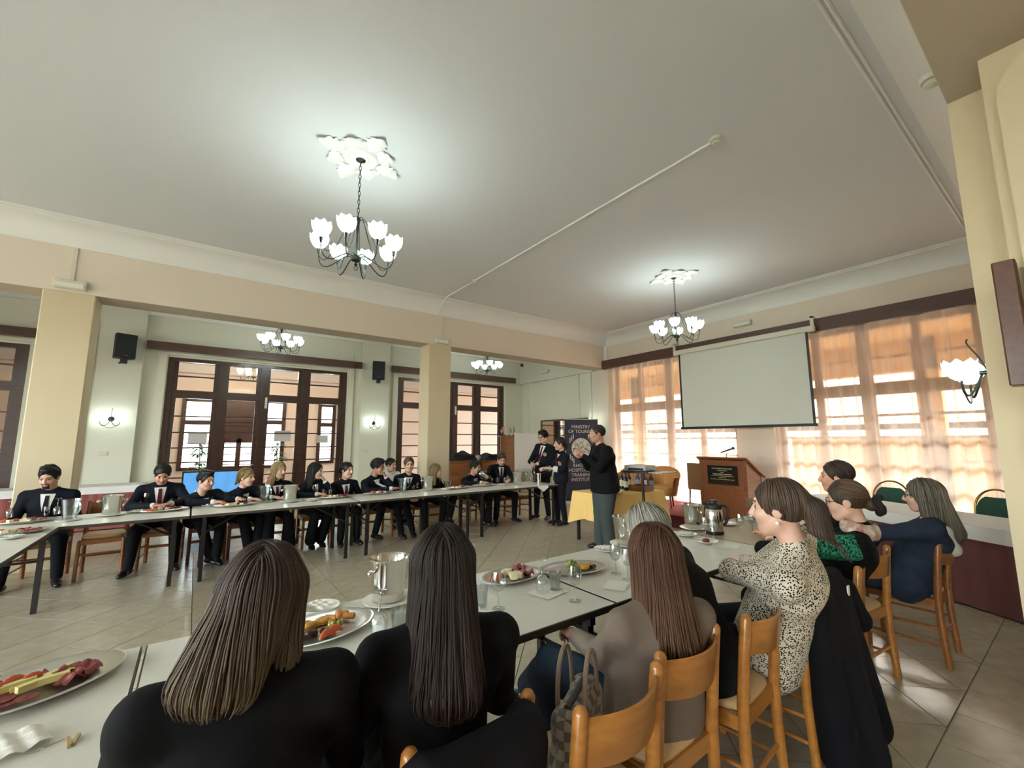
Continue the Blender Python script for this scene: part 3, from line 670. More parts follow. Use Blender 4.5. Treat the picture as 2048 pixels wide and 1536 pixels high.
# ------------------------------------------------------------------ wooden dining chairs
def chair_proto(mw):
    r = empty('dining_chair')
    SX = .185
    for s_ in (-1, 1):
        prof = [(s_*.185, -.222, 0), (s_*SX, -.205, .30), (s_*SX, -.205, .47), (s_*SX, -.225, .70), (s_*SX, -.24, .83), (s_*SX, -.2415, .842), (s_*SX, -.242, .847)]
        MB().tube(prof, [.021, .023, .0235, .0225, .0215, .0145, .003], 12).build('leg', mw, r)
        MB().tube([(s_*.195, .21, 0), (s_*.19, .20, .43)], .0185, 12).build('leg', mw, r)
        MB().box((s_*.188, 0, .415), (.024, .40, .055)).build('side_rail', mw, r, False)
        for z in (.14, .25): MB().cyl((s_*.188, -.205, z), (s_*.19, .20, z), .0095, n=8).build('stretcher', mw, r)
    MB().box((0, .20, .415), (.36, .024, .055)).build('front_rail', mw, r, False)
    MB().box((0, -.195, .415), (.36, .024, .06)).build('rear_rail', mw, r, False)
    MB().cyl((-.19, .20, .28), (.19, .20, .28), .0095, n=8).build('stretcher', mw, r)
    MB().cyl((-.19, -.205, .19), (.19, -.205, .19), .0115, n=8).build('stretcher', mw, r)
    n = 14; f, b = [], []
    P = []                         # curved back slat
    for i in range(n+1):
        q = -1+2*i/n; x = q*.18; c = -.058*(1-q*q); row = []
        top = .815; bot = .672+.010*q*q
        for (z, off) in ((top-.006, -.006), (top, 0), (top-.006, .008), (bot+.006, .008), (bot, 0), (bot+.006, -.006), (top-.006, -.006)):
            y = -.226-.016*((z-.69)/.14)+c; row.append((x, y+off, z))
        P.append(row)
    MB().grid(P).build('backrest', mw, r, True, 60)
    prof = [(.001, .435), (.17, .437), (.195, .445), (.2, .458), (.19, .470), (.15, .478), (.001, .482)]
    k = 32; vs = []
    for a, z in prof:
        for i in range(k):
            t = 2*PI*i/k; c, s_ = math.cos(t), math.sin(t); e = (abs(c)**5+abs(s_)**5)**(-1/5.0); vs.append((a*e*c*.95, a*e*s_*1.0, z))
    MB().add(vs, [(j*k+i, j*k+(i+1) % k, (j+1)*k+(i+1) % k, (j+1)*k+i) for j in range(len(prof)-1) for i in range(k)]).build('seat', M_seat, r)
    return r
CH_L = chair_proto(M_lw); CH_D = chair_proto(M_lw2); used = {'l': 0, 'd': 0}
def chair(kind, x, y, rz, label, group):
    src = CH_L if kind == 'l' else CH_D
    o = src if not used[kind] else copy_tree(src); used[kind] = 1
    setw(o, x, y, 0, rz); return tag(o, label, 'chair', group)
NG, FG = 'wooden chairs along the near table', 'wooden chairs behind the far row'
chair('l', .10, 1.285, .06, 'wooden chair at the bottom edge under the first person in black', NG)
chair('l', .63, 1.285, .06, 'wooden chair with a black jacket hung over its back', NG)
chair('l', 1.065, 1.16, .06, 'empty light wooden chair in the foreground with a checked handbag on it', NG)
chair('l', 1.51, 1.21, .03, 'light wooden chair of the person in the taupe sweater', NG)
chair('l', 2.045, 1.20, .10, 'light wooden chair with visible cream seat, under the person in the black suit', NG)
chair('l', 2.62, 1.17, .05, 'wooden chair hidden under the long black coat', NG)
chair('l', 3.16, 1.19, .45, 'light wooden chair turned sideways beside the green lace sleeve', NG)
chair('l', 3.71, 1.20, -.12, 'light wooden chair between the green lace sleeve and the denim jacket', NG)
chair('d', 4.47, 1.00, .02, 'brown wooden chair of the person in the denim jacket', NG)
FX = [-2.15, -1.33, -.80, -.25, .22, .66, 1.08, 1.56, 2.0, 2.52, 3.05, 3.58, 4.40, 4.98, 5.42]
FN = ['under the person at the left edge', 'of the person by the left pillar', 'standing empty beside the person by the left pillar', 'of the person bending over a maroon tie', 'of the person leaning on both elbows', 'of the person with raised hand', 'of the person in the black cardigan', 'of the person covering the mouth', 'of the person in maroon tie beside the seam',
      'of the bespectacled person left of the pillar', 'of the seated person with the crest', 'of the person at the second pillar', 'of the bespectacled person by the cabinet', 'of the person pouring from the jug', 'standing empty at the right end of the far row']
for x, nme in zip(FX, FN): chair('d', x, 7.26 if 'empty' not in nme else 7.2, PI+random.uniform(-.12, .12), 'wooden chair '+nme, FG)

# ------------------------------------------------------------------ dais, lectern, tub chairs
DZ = .22
r = empty('dais', (8.0, 5.0, 0), 0, 'low platform with red carpet under the lectern', 'platform')
MB().bb(-.95, .76, -1.9, 2.15, DZ-.012, DZ).build('carpet', M_carpet, r, False); MB().bb(-.94, .76, -1.89, 2.14, 0, DZ-.012).build('riser', M_carpet2, r, False)
r = empty('lectern', (7.62, 4.04, DZ), 0, 'wooden lectern with a black plaque standing on the dais', 'lectern')
W, D, HF, HB = .84, .56, 1.00, .70
mb = MB()
for s_ in (-1, 1):
    y = s_*(W/2-.02)
    MB().prism([(0, 0), (D, 0), (D, HB), (0, HF)], y-.012, y+.012, 'y').build('side_panel', M_podw, r, False)
    for q in range(1): pass
    MB().prism([(-.012, 0), (.05, 0), (.05, HF-.03), (-.012, HF)], y-.025, y+.025, 'y').build('post', M_podw, r, False)
    MB().prism([(D-.05, 0), (D+.01, 0), (D+.01, HB), (D-.05, HB+.03)], y-.025, y+.025, 'y').build('post', M_podw, r, False)
    MB().bb(.05, D-.05, y-.02, y+.02, .46, .52).build('rail', M_podw, r, False)
MB().bb(.0, .02, -W/2+.02, W/2-.02, .0, HF-.02).build('front_panel', M_podw, r, False)
MB().bb(-.014, .0, -W/2+.05, W/2-.05, .46, .53).build('rail', M_podw, r, False)
MB().bb(-.014, .0, -W/2+.05, W/2-.05, HF-.10, HF-.02).build('rail', M_podw, r, False)
MB().bb(.05, D-.02, -W/2+.03, W/2-.03, .40, .42).build('shelf', M_podw, r, False)
MB().prism([(-.05, HF+.012), (D+.05, HB-.028), (D+.05, HB-.002), (-.05, HF+.04)], -W/2-.035, W/2+.035, 'y').build('sloped_top', M_podw, r, False)
pl = MB().bb(-.022, -.012, -.27, .27, .555, .885).build('plaque', mat('plaque_black', '#0f0d0a', .25), r, False)
M_letter = mat('plaque_letter', '#b9ab84', .5); rr = random.Random(5)
for zc, wd, hh in ((.835, .36, .016), (.80, .18, .012), (.768, .05, .010), (.735, .34, .018), (.705, .40, .010), (.675, .12, .010), (.645, .42, .011)):
    mb = MB(); y = -wd/2
    while y < wd/2:
        l = rr.uniform(.006, .012); mb.bb(-.0228, -.0220, y, y+l, zc-hh/2, zc+hh/2); y += l+rr.choice((.003, .003, .003, .012))
    tag(mb.build('engraved_line', M_letter, pl, False), kind='stuff')
r = empty('microphone', (7.68, 3.98, DZ+1.0), 0, 'black microphone on a short gooseneck on the lectern', 'microphone')
MB().tube(bez([(0, 0, 0), (.0, .01, .06), (.0, 0, .09), (0, -.01, .11)]), .006, 6).build('gooseneck', M_black, r)
MB().tube([(0, .10, .115), (0, -.10, .185)], [.011, .015], 10).build('handle', M_blackp, r); MB().sphere((0, -.125, .193), .027, 12, 8).build('grille', mat('mic_mesh', '#4a4a4a', .5, .7), r)
M_tub = mat('tub_leather', '#b67a3c', .55, bump=.1, bscale=60); M_tubs = mat('tub_seat', '#b98948', .7, bump=.15, bscale=90)
def tub_proto():
    r = empty('tub_chair'); n = 28
    def arc(rad, zf): return [(rad*math.cos(t), rad*math.sin(t)) for t in [math.radians(-35+250*i/n) for i in range(n+1)]]
    P = []
    for i in range(n+1):
        t = math.radians(-35+250*i/n); back = max(0, math.sin(t)); top = .60+.19*back**.7; c, s_ = math.cos(t), math.sin(t)
        P.append([((.29-.02)*c, (.29-.02)*s_, .24), (.34*c, .33*s_, top-.03), (.355*c, .345*s_, top), (.335*c, .325*s_, top+.01), (.31*c, .30*s_, top-.02), (.25*c, .25*s_, .36), (.25*c, .25*s_, .24), ((.27)*c, (.27)*s_, .24)])
    MB().grid(P).build('shell', M_tub, r, True, 70)
    MB().lathe([(.001, .24), (.25, .24), (.27, .30), (.265, .40), (.23, .435), (.001, .44)], n=28).build('seat', M_tubs, r)
    for a in (45, 135, 225, 315):
        x, y = .22*math.cos(math.radians(a)), .22*math.sin(math.radians(a)); MB().cyl((x, y, .24), (x*1.15, y*1.15, 0), .018, .012, 10).build('leg', M_dark, r)
    return r
TUB = tub_proto(); TG = 'tan leather tub chairs'
tag(setw(TUB, 7.72, 5.36, DZ+.002, -1.1), 'tan leather tub chair on the dais left of the lectern', 'armchair', TG)
o = copy_tree(TUB); tag(setw(o, 7.9, 6.25, DZ+.002, -1.6), 'tan leather tub chair behind the person in black jacket and jeans, farthest from the lectern', 'armchair', TG)
r = empty('side_chair', (8.30, 4.80, DZ+.002), -PI/2, 'brown upholstered side chair half hidden behind the lectern', 'chair')
MB().bev((0, -.20, .62), (.44, .06, .52), .02).build('backrest', mat('brown_fabric', '#7a5632', .8, bump=.2, bscale=150), r, False)
MB().bev((0, .03, .42), (.46, .46, .09), .02).build('seat', mat('red_fabric', '#a8443c', .85), r, False)
for sx in (-1, 1):
    for sy in (-1, 1): MB().cyl((sx*.2, .03+sy*.2, .38), (sx*.21, .03+sy*.22, 0), .018, .013, 8).build('leg', M_dark, r)

# ------------------------------------------------------------------ table with yellow cloth, projector on stand
def cloth_table(x, y, lx, ly, rz, z, drop, m, name, label, cat, wav=.02, seed=1, corner=0, base=.03):
    r = empty(name, (x, y, 0), rz, label, cat); rr = random.Random(seed); n = 120; per = []
    for i in range(n):
        s_ = i/n*2*(lx+ly)
        if s_ < lx: p = (-lx/2+s_, -ly/2); q = (0, -1)
        elif s_ < lx+ly: p = (lx/2, -ly/2+s_-lx); q = (1, 0)
        elif s_ < 2*lx+ly: p = (lx/2-(s_-lx-ly), ly/2); q = (0, 1)
        else: p = (-lx/2, ly/2-(s_-2*lx-ly)); q = (-1, 0)
        per.append((p, q, s_))
    mb = MB(); rows = []
    for j in range(6):
        t = j/5; row = []
        for p, q, s_ in per:
            a = (math.sin(s_*17)+.6*math.sin(s_*29+1)) * wav*t+base*t+.004
            near = min(abs(abs(p[0])-lx/2)+abs(abs(p[1])-ly/2), .25); cd = corner*(1-near/.25)*t
            row.append((p[0]+q[0]*a+(cd*.5*(1 if p[0] > 0 else -1) if cd else 0), p[1]+q[1]*a+(cd*.5*(1 if p[1] > 0 else -1) if cd else 0), z-drop*t-cd))
        row.append(row[0]); rows.append(row)
    mb.grid(rows); mb.add([(p[0], p[1], z) for p, q, s_ in per], [tuple(range(n))])
    mb.build('cloth', m, r, True, 50)
    return r
yt = cloth_table(5.58, 4.70, 1.25, .82, -.03, TZ+.012, .40, M_yel, 'side_table', 'table under a yellow cloth in front of the dais', 'table', .018, 3, .10)
MB().bb(-.60, .60, -.39, .39, TZ-.03, TZ+.004).build('table_top', M_lw2, yt, False)
for sx in (-1, 1):
    for sy in (-1, 1): MB().bb(sx*.56-.02, sx*.56+.02, sy*.35-.02, sy*.35+.02, 0, TZ-.03).build('leg', M_black, yt, False)
r = empty('projector_stand', (5.32, 4.02, 0), .08, 'black adjustable projector stand with a patterned shelf', 'stand')
MB().bb(-.20, .20, -.20, .20, 1.09, 1.115).build('shelf', M_blackp, r, False); MB().tube([(0, 0, .05), (0, 0, 1.09)], .02, 10).build('pole', M_black, r)
for a in (.4, 2.5, 4.6): MB().tube([(0, 0, .18), (.30*math.cos(a), .30*math.sin(a), .012)], .012, 8).build('leg', M_black, r)
m = mat('checker_shelf', '#e6e0d6', .5); t = m.node_tree; ck = t.nodes.new('ShaderNodeTexChecker'); ck.inputs['Scale'].default_value = 28; ck.inputs[1].default_value = (.02, .02, .02, 1); ck.inputs[2].default_value = (.8, .76, .7, 1)
t.links.new(t.nodes['Texture Coordinate'].outputs['Object'], ck.inputs[0]); t.links.new(ck.outputs[0], t.nodes['Principled BSDF'].inputs['Base Color'])
MB().bb(-.18, .24, -.42, -.205, 1.10, 1.112).build('tray', m, r, False)
r = empty('projector', (5.32, 4.06, 1.115), .08, 'pale grey projector lying on the black stand', 'projector')
MB().bev((0, 0, .045), (.30, .36, .075), .018).build('case', mat('projector_grey', '#b9b7b0', .5), r, False); MB().cyl((.15, .08, .045), (.175, .08, .045), .03, n=16).build('lens', M_blackp, r); MB().bb(-.155, -.149, -.15, .10, .015, .045).build('ports', M_blackp, r, False)
for sx in (-.11, .11): MB().cyl((sx, .1, 0), (sx, .1, .01), .015, n=10).build('foot', M_blackp, r)
# flipchart, banner, flags, cabinet, mirror
r = empty('flipchart', (6.95, 8.85, 0), 0, 'white flipchart pad standing in front of the end wall', 'flipchart')
MB().bb(-.36, .36, -.02, .0, .84, 1.75).build('paper_pad', mat('pad_paper', '#e9e7e4', .8), r, False)
MB().bb(-.37, .37, .0, .02, .80, 1.76).build('board', M_plastic, r, False); MB().bb(-.37, .37, -.05, .02, .78, .82).build('pen_tray', M_plastic, r, False)
for a, b in ((-.3, -.05), (.3, -.05), (0, .4)): MB().tube([(a*.7, .02, 1.6), (a, b, 0)], .013, 8).build('leg', M_steel2, r)
M_navy = mat('banner_navy', '#2b2f45', .6); M_bw = mat('banner_print', '#d8d2c6', .6)
r = empty('rollup_banner', (7.82, 7.70, 0), -.42, 'navy roll-up banner with ministry lettering behind the person in black jacket and jeans', 'banner')
MB().bb(-.44, .44, -.003, .003, .08, 2.08).build('fabric', M_navy, r, False); MB().bev((0, 0, .045), (.92, .16, .09), .02).build('base', M_plastic, r, False); MB().bb(-.45, .45, -.01, .012, 2.08, 2.10).build('top_rail', M_plastic, r, False); MB().cyl((0, .03, .09), (0, .03, 2.08), .01, n=8).build('pole', M_steel2, r)
def text(body, size, loc, m, parent, align='CENTER', rot=(PI/2, 0, 0), bold=.0):
    c = bpy.data.curves.new('lettering', 'FONT'); c.body = body; c.size = size; c.align_x = align; c.extrude = .0008; c.offset = bold
    o = bpy.data.objects.new('lettering', c); link(o); dg = bpy.context.evaluated_depsgraph_get()
    me = bpy.data.meshes.new_from_object(o.evaluated_get(dg)); bpy.data.objects.remove(o); me.materials.clear(); me.materials.append(m)
    q = bpy.data.objects.new('lettering', me); link(q); q.location = loc; q.rotation_euler = rot; q.parent = parent; tag(q, kind='stuff'); return q
for tx, z in (('MINISTRY', 1.86), ('OF TOURISM', 1.745), ('RHODES', .905), ('HOSPITALITY', .79), ('TRAINING', .675), ('INSTITUTE', .56)): text(tx, .115, (-.02, -.006, z), M_bw, r, bold=.0)
em = MB().cyl((-.02, -.004, 1.36), (-.02, -.0065, 1.36), .255, n=40).build('emblem', M_bw, r, False)
q = MB(); rr = random.Random(8)
for k in range(70):
    a, d = rr.uniform(0, 2*PI), .235*math.sqrt(rr.random()); x, z = -.02+d*math.cos(a), 1.36+d*math.sin(a); t_ = rr.uniform(0, PI); pts = [(x+.028*s_*math.cos(t_)+.008*math.sin(s_*4), -.0075, z+.028*s_*math.sin(t_)) for s_ in (-1, -.4, .3, 1)]
    q.tube(pts, .0055, 4)
tag(q.build('emblem_pattern', M_navy, em), kind='stuff')
q = MB()
for sx in (-1, 1):
    for k in range(3):
        for sz in (-1, 1): q.bb(-.02+sx*(.20+.045*k)-.010, -.02+sx*(.20+.045*k)+.010, -.006, -.003, 1.36+sz*(.30-.05*k)-.06, 1.36+sz*(.30-.05*k)+.06)
tag(q.build('tick_marks', M_bw, r, False), kind='stuff')
# mirror on the end wall
r = empty('wall_mirror', (XW-.06, 9.55, .9), 0, 'dark framed mirror on the aisle end wall behind the standing pair', 'mirror')
MB().bb(.0, .02, -1.0, .95, 0, 1.25).build('mirror_glass', mat('mirror', '#9a938a', .05, 1.0), r, False)
for y0, y1, z0, z1 in ((-1.05, -1.0, 0, 1.25), (.95, 1.0, 0, 1.25), (-1.05, 1.0, 1.25, 1.30), (-1.05, 1.0, -.05, 0)): MB().bb(-.015, .03, y0, y1, z0, z1).build('frame', M_dark, r, False)
# tall wooden stand with flags
r = empty('wooden_screen', (6.95, 9.6, 0), 0, 'tall light wooden panel left of the flipchart', 'panel')
MB().bb(-.30, .30, -.03, .03, 0, 1.66).build('panel', M_lw2, r, False); MB().bb(-.33, .33, -.05, .05, 1.66, 1.70).build('cap', M_lw2, r, False)
for k, (dx, cs, lb) in enumerate(((-.15, '#c23b2a', 'red'), (0.0, '#2f6b3a', 'green'), (.14, '#38404f', 'dark blue'))):
    r = empty('table_flag', (6.95+dx, 9.6, 1.70), .3*k, 'small %s table flag on top of the wooden panel' % lb, 'flag', 'small table flags')
    MB().tube([(0, 0, 0), (.03*(k-1), 0, .26)], .005, 6).build('pole', M_lw2, r)
    P = [[(.03*(k-1)*(1-j/6)+i*.02*(1 if k else -1), .015*math.sin(i+j), .25-j*.022-i*.016) for i in range(7)] for j in range(6)]
    MB().grid(P).build('flag_cloth', mat('flag_'+lb.replace(' ', '_'), cs, .8, col2='#e8e2d6', noise=.4, nscale=9), r, True, 180); MB().cyl((0, 0, 0), (0, 0, .02), .035, n=14).build('base', M_dark, r)
def cabinet(x, y, w_, h, label):
    r = empty('wooden_cabinet', (x, y, 0), 0, label, 'cabinet', 'light wooden cabinets by the back doors')
    MB().bb(-w_/2, w_/2, -.22, .22, .05, h-.03).build('body', M_lw2, r, False); MB().bb(-w_/2-.015, w_/2+.015, -.24, .23, h-.03, h).build('top', M_lw2, r, False); MB().bb(-w_/2+.03, w_/2-.03, -.2, .2, 0, .05).build('plinth', M_dark, r, False)
    for s_ in (-1, 1):
        d = MB().bev((s_*w_/4, -.232, h/2), (w_/2-.02, .022, h-.12), .008).build('door', M_lw2, r, False); MB().sphere((s_*.04, -.255, h/2), .014, 10, 6).build('knob', M_steel2, d)
cabinet(5.95, 10.5, .95, 1.02, 'light wooden cabinet right of the second pillar with dark coats on it'); cabinet(7.0, 10.5, .95, 1.0, 'light wooden cabinet nearer the end wall with dark coats on it')
# dark coats heaped on cabinets
def heap(name, x, y, z, sx, sy, h, m, label, cat, seed):
    rr = random.Random(seed); P = []; n, k = 26, 14; ph = [rr.uniform(0, 6) for _ in range(8)]
    for i in range(n+1):
        row = []
        for j in range(k+1):
            u, v = -1+2*i/n, -1+2*j/k; e = max(0, 1-abs(u)**3)*max(0, 1-abs(v)**3); hh = h*e**.5*(.62+.12*math.sin(u*4+ph[0])+.09*math.sin(u*7+v*3+ph[1])+.07*math.cos(v*5+ph[2])+.04*math.sin(u*19+v*9))
            row.append((u*sx/2, v*sy/2, max(0.004, hh)))
        P.append(row)
    mb = MB().grid(P); r = empty(name, (x, y, z), 0, label, cat); mb.build('folds', m, r, True, 60)
    P2 = bez([(-sx*.3, -sy*.4, h*.5), (-sx*.1, -sy*.55, h*.7), (sx*.15, -sy*.55, h*.2), (sx*.3, -sy*.45, h*.5)]); MB().tube(P2, [.03+.02*math.sin(i) for i in range(len(P2))], 8).build('sleeve', m, r)
    return r
M_coat = mat('coat_black', '#1a1b22', .75, bump=.3, bscale=20)
heap('coat', 5.92, 10.5, 1.02, .9, .46, .30, M_coat, 'heap of dark coats on the cabinet right of the second pillar', 'coat', 1)
heap('coat', 7.0, 10.5, 1.0, .92, .46, .26, M_coat, 'heap of dark coats on the cabinet nearer the end wall', 'coat', 5)
r = empty('mug', (6.44, 10.42, 1.02), 0, 'white mug standing on the cabinet between the dark coats', 'mug')
MB().lathe([(.001, .004), (.05, .004), (.055, .01), (.058, .13), (.052, .13), (.048, .012), (.001, .012)], n=20, caps=False).build('cup', M_china, r); MB().tube([(.056, 0, .10), (.095, 0, .09), (.095, 0, .05), (.056, 0, .035)], .007, 6).build('handle', M_china, r)
# rear-aisle buffet tables along the back wall and TV
def skirted(x, y, lx, ly, rz, label, mskirt, z=.76, over=.12, seed=2):
    r = cloth_table(x, y, lx, ly, rz, z, over, M_cloth, 'buffet_table', label, 'table', .002, seed, 0, .042)
    n = int(2*(lx+ly)/.03); rows = []
    for j, zz in enumerate((z-.105, z*.5, .02)):
        row = []
        for i in range(n+1):
            s_ = i/n*2*(lx+ly); a = .016+.011*math.sin(s_*42+.7*math.sin(s_*9))
            if s_ <= lx: p = (-lx/2+s_, -ly/2-a)
            elif s_ <= lx+ly: p = (lx/2+a, -ly/2+s_-lx)
            elif s_ <= 2*lx+ly: p = (lx/2-(s_-lx-ly), ly/2+a)
            else: p = (-lx/2-a, ly/2-(s_-2*lx-ly))
            row.append((p[0], p[1], zz))
        rows.append(row)
    MB().grid(rows).build('skirt', mskirt, r, True, 180); MB().bb(-lx/2+.05, lx/2-.05, -ly/2+.05, ly/2-.05, z-.04, z-.008).build('table_top', M_lw2, r, False)
    for sx in (-1, 1):
        for sy in (-1, 1): MB().bb(sx*(lx/2-.1)-.02, sx*(lx/2-.1)+.02, sy*(ly/2-.1)-.02, sy*(ly/2-.1)+.02, 0, z-.04).build('leg', M_black, r, False)
    return r
skirted(-1.75, 11.02, 2.05, .72, 0, 'buffet table with white cloth and red skirt behind the person by the left pillar', M_skirt, seed=4)
skirted(-4.1, 11.02, 2.3, .72, 0, 'buffet table with white cloth and red skirt left of the left pillar', M_skirt, seed=6)
r = empty('tv_set', (.34, 10.95, 0), .0, 'flat television showing a bright blue screen behind the person leaning on elbows', 'television')
MB().bev((0, 0, .66), (1.02, .05, .60), .01).build('frame', M_blackp, r, False)
m = mat('tv_screen', '#3f6f9f', .3, emit=.32, ecol='#5fa6e8', col2='#5a8fc0', noise=.3, nscale=5)
MB().bb(-.48, .48, -.031, -.027, .39, .93).build('screen', m, r, False)
MB().bb(-.25, .25, -.15, .15, 0, .02).build('stand_base', M_blackp, r, False); MB().cyl((0, 0, .02), (0, 0, .5), .03, n=10).build('stand_pole', M_blackp, r)
# right-hand buffet and green banquet chairs behind it
skirted(6.72, 1.42, .80, 2.75, -.50, 'buffet table with white cloth and plum skirt at the right of the room', M_skirt2, seed=8)
M_green = mat('chair_green', '#1d4436', .8, bump=.2, bscale=120); M_gold = mat('gold_tube', '#8a6a34', .35, .8)
def banquet_proto():
    r = empty('banquet_chair'); arc = [(.21*math.cos(t), 0, .72+.235*math.sin(t)) for t in [PI*i/18 for i in range(19)]]
    fr = [(.21, .0, .46)]+arc+[(-.21, 0, .46)]
    MB().tube([(p[0], -.21-(p[2]-.46)*.16, p[2]) for p in fr], .0125, 8).build('back_frame', M_gold, r)
    poly = [(.19*math.cos(t), .70+.195*math.sin(t)) for t in [PI*i/16 for i in range(17)]]; poly = [(.19, .55)]+[(x, min(z, .86)) for x, z in poly]+[(-.19, .55)]
    P = [[(x, -.21-(z-.46)*.16-o_, z) for x, z in poly] for o_ in (-.015, .015)]
    mb = MB(); k = len(poly); mb.add(P[0]+P[1], [tuple(range(k)), tuple(reversed(range(k, 2*k)))]+[(i, (i+1) % k, k+(i+1) % k, k+i) for i in range(k)]); mb.build('backrest', M_green, r, False)
    MB().bev((0, .02, .455), (.42, .44, .07), .025).build('seat', M_green, r, False)
    for s_ in (-1, 1):
        MB().tube([(s_*.2, -.21, .46), (s_*.2, -.25, 0)], .0125, 8).build('leg', M_gold, r); MB().tube([(s_*.19, .22, .43), (s_*.2, .24, 0)], .0125, 8).build('leg', M_gold, r)
    return r
BC = banquet_proto(); GG = 'green banquet chairs behind the right buffet'
# chair back towards the wall: facing -x
tag(setw(BC, 8.02, 1.92, 0, PI/2-.1), 'green banquet chair with gold frame farthest left behind the buffet', 'chair', GG)
o = copy_tree(BC); tag(setw(o, 7.60, .93, 0, PI/2-.45), 'green banquet chair with gold frame in the middle behind the buffet', 'chair', GG)
o = copy_tree(BC); tag(setw(o, 7.10, .58, 0, PI/2-.5), 'green banquet chair with gold frame nearest the pillar', 'chair', GG)
# ------------------------------------------------------------------ things on the tables
def wine_proto():
    r = empty('wine_glass')
    MB().lathe([(.033, 0), (.033, .002), (.006, .006), (.0042, .012), (.004, .075), (.008, .082)], n=20, caps=False).build('stem', M_crystal, r)
    MB().lathe([(.006, .080), (.022, .088), (.034, .108), (.037, .128), (.034, .155), (.030, .178)], n=20, caps=False).build('bowl', M_crystal, r)
    return r
def tumbler_proto(fill=.6):
    r = empty('water_glass')
    MB().lathe([(.001, .006), (.026, .006), (.028, 0), (.030, .02), (.035, .095), (.0335, .095), (.028, .012), (.001, .010)], n=20, caps=False).build('tumbler', M_crystal, r)
    if fill: MB().lathe([(.027, .013), (.028+.006*fill, .013+.08*fill), (.001, .013+.08*fill)], n=18, caps=False).build('water', M_water, r)
    return r
def plate_proto(R=.09):
    r = empty('plate'); MB().lathe([(.001, .004), (R*.62, .004), (R*.70, .008), (R, .018), (R, .021), (R*.68, .012), (R*.6, .008), (.001, .008)], n=28, caps=False).build('dish', M_china, r)
    return r
def bucket_proto():
    r = empty('ice_bucket')
    MB().lathe([(.001, .018), (.075, .018), (.078, .024), (.083, .10), (.095, .20), (.102, .213), (.104, .218), (.100, .222), (.093, .21), (.080, .10), (.074, .028), (.001, .026)], n=32, caps=False).build('pail', M_steel, r)
    for s_ in (-1, 1):
        MB().tube([(s_*.092, 0, .165), (s_*.108, 0, .165)], .006, 8).sphere((s_*.118, 0, .165), .016, 12, 8).build('knob_handle', M_steel, r)
    MB().lathe([(.001, .003), (.075, .003), (.09, .006), (.125, .014), (.125, .018), (.085, .011), (.001, .010)], n=32, caps=False).build('under_plate', M_china, r)
    return r
def pitcher_proto():
    r = empty('water_pitcher'); n = 28
    def wob(i, k, z): return 1+.018*(1 if i % 2 else -1)*(1 if .02 < z < .17 else 0)+(.16 if (i in (0, 1, k-1) and z > .18) else 0)
    MB().lathe([(.001, .006), (.052, .006), (.055, .0), (.056, .02), (.066, .12), (.075, .17), (.079, .205), (.076, .205), (.062, .12), (.052, .016), (.001, .014)], n=n, caps=False, wob=wob).build('jug', M_pitch, r)
    MB().tube(bez([(-.068, 0, .18), (-.13, 0, .19), (-.13, 0, .06), (-.058, 0, .05)]), .008, 8).build('handle', M_crystal, r)
    MB().lathe([(.053, .016), (.063, .115), (.001, .115)], n=24, caps=False).build('water', M_water, r)
    MB().lathe([(.001, -.012), (.07, -.012), (.105, -.004), (.105, 0), (.06, -.006), (.001, -.006)], n=28, caps=False).build('under_plate', M_china, r)
    return r
P_w, P_t, P_pl, P_b, P_pi = wine_proto(), tumbler_proto(), plate_proto(), bucket_proto(), pitcher_proto()
first = {}
def put(proto, x, y, z, rz, label, cat, group, flip=False):
    o = copy_tree(proto) if first.get(proto) else proto; first[proto] = 1
    o.location = (x, y, z); o.rotation_euler = (PI if flip else 0, 0, rz); tag(o, label, cat, group)
    return o
ZT = TZ+.001
def wg(px, py, lb, flip=False):
    x, y = onz(px, py, TZ)
    if flip: return put(P_w, x, y, ZT+.1785, 0, 'upturned wine glass '+lb, 'wine glass', 'upturned wine glasses', True)
    return put(P_w, x, y, ZT, 0, 'wine glass '+lb, 'wine glass', 'upright wine glasses')
def tb(px, py, lb): x, y = onz(px, py, TZ); return put(P_t, x, y, ZT, 0, 'small water glass '+lb, 'glass', 'water tumblers')
def bk(px, py, lb, rz=.2): x, y = onz(px, py, TZ); return put(P_b, x, y, ZT, rz, 'polished steel ice bucket on a white plate '+lb, 'ice bucket', 'steel ice buckets')
def pit(px, py, lb, rz=0): x, y = onz(px, py, TZ); return put(P_pi, x, y, ZT+.012, rz, 'ribbed clear water pitcher on a plate '+lb, 'pitcher', 'water pitchers')
def napkin(name, x, y, z, s_, rz, label, seed, fold=.012, sharp=False):
    rr = random.Random(seed); ph = [rr.uniform(0, 6) for _ in range(4)]; n = 10; P = []
    for i in range(n+1):
        P.append([((i/n-.5)*s_*(1+.1*math.sin(ph[3])), (j/n-.5)*s_*.8, .002+fold*(abs(math.sin(i*.9+ph[0]))*.6+abs(math.sin(j*.8+i*.3+ph[1]))*.5)) for j in range(n+1)])
    o = MB().grid(P).build(name, M_napkin, None, True, 60 if not sharp else 20); o.location = (x, y, z); o.rotation_euler = (0, 0, rz)
    return tag(o, label, 'napkin', 'paper napkins')
def plt(px, py, lb, nap=True, seed=1):
    x, y = onz(px, py, TZ); put(P_pl, x, y, ZT, 0, 'small white plate '+lb, 'plate', 'small white plates')
    if nap: napkin('napkin', x, y, ZT+.015, .11, seed*.7, 'crumpled napkin on the plate '+lb, seed, .014)
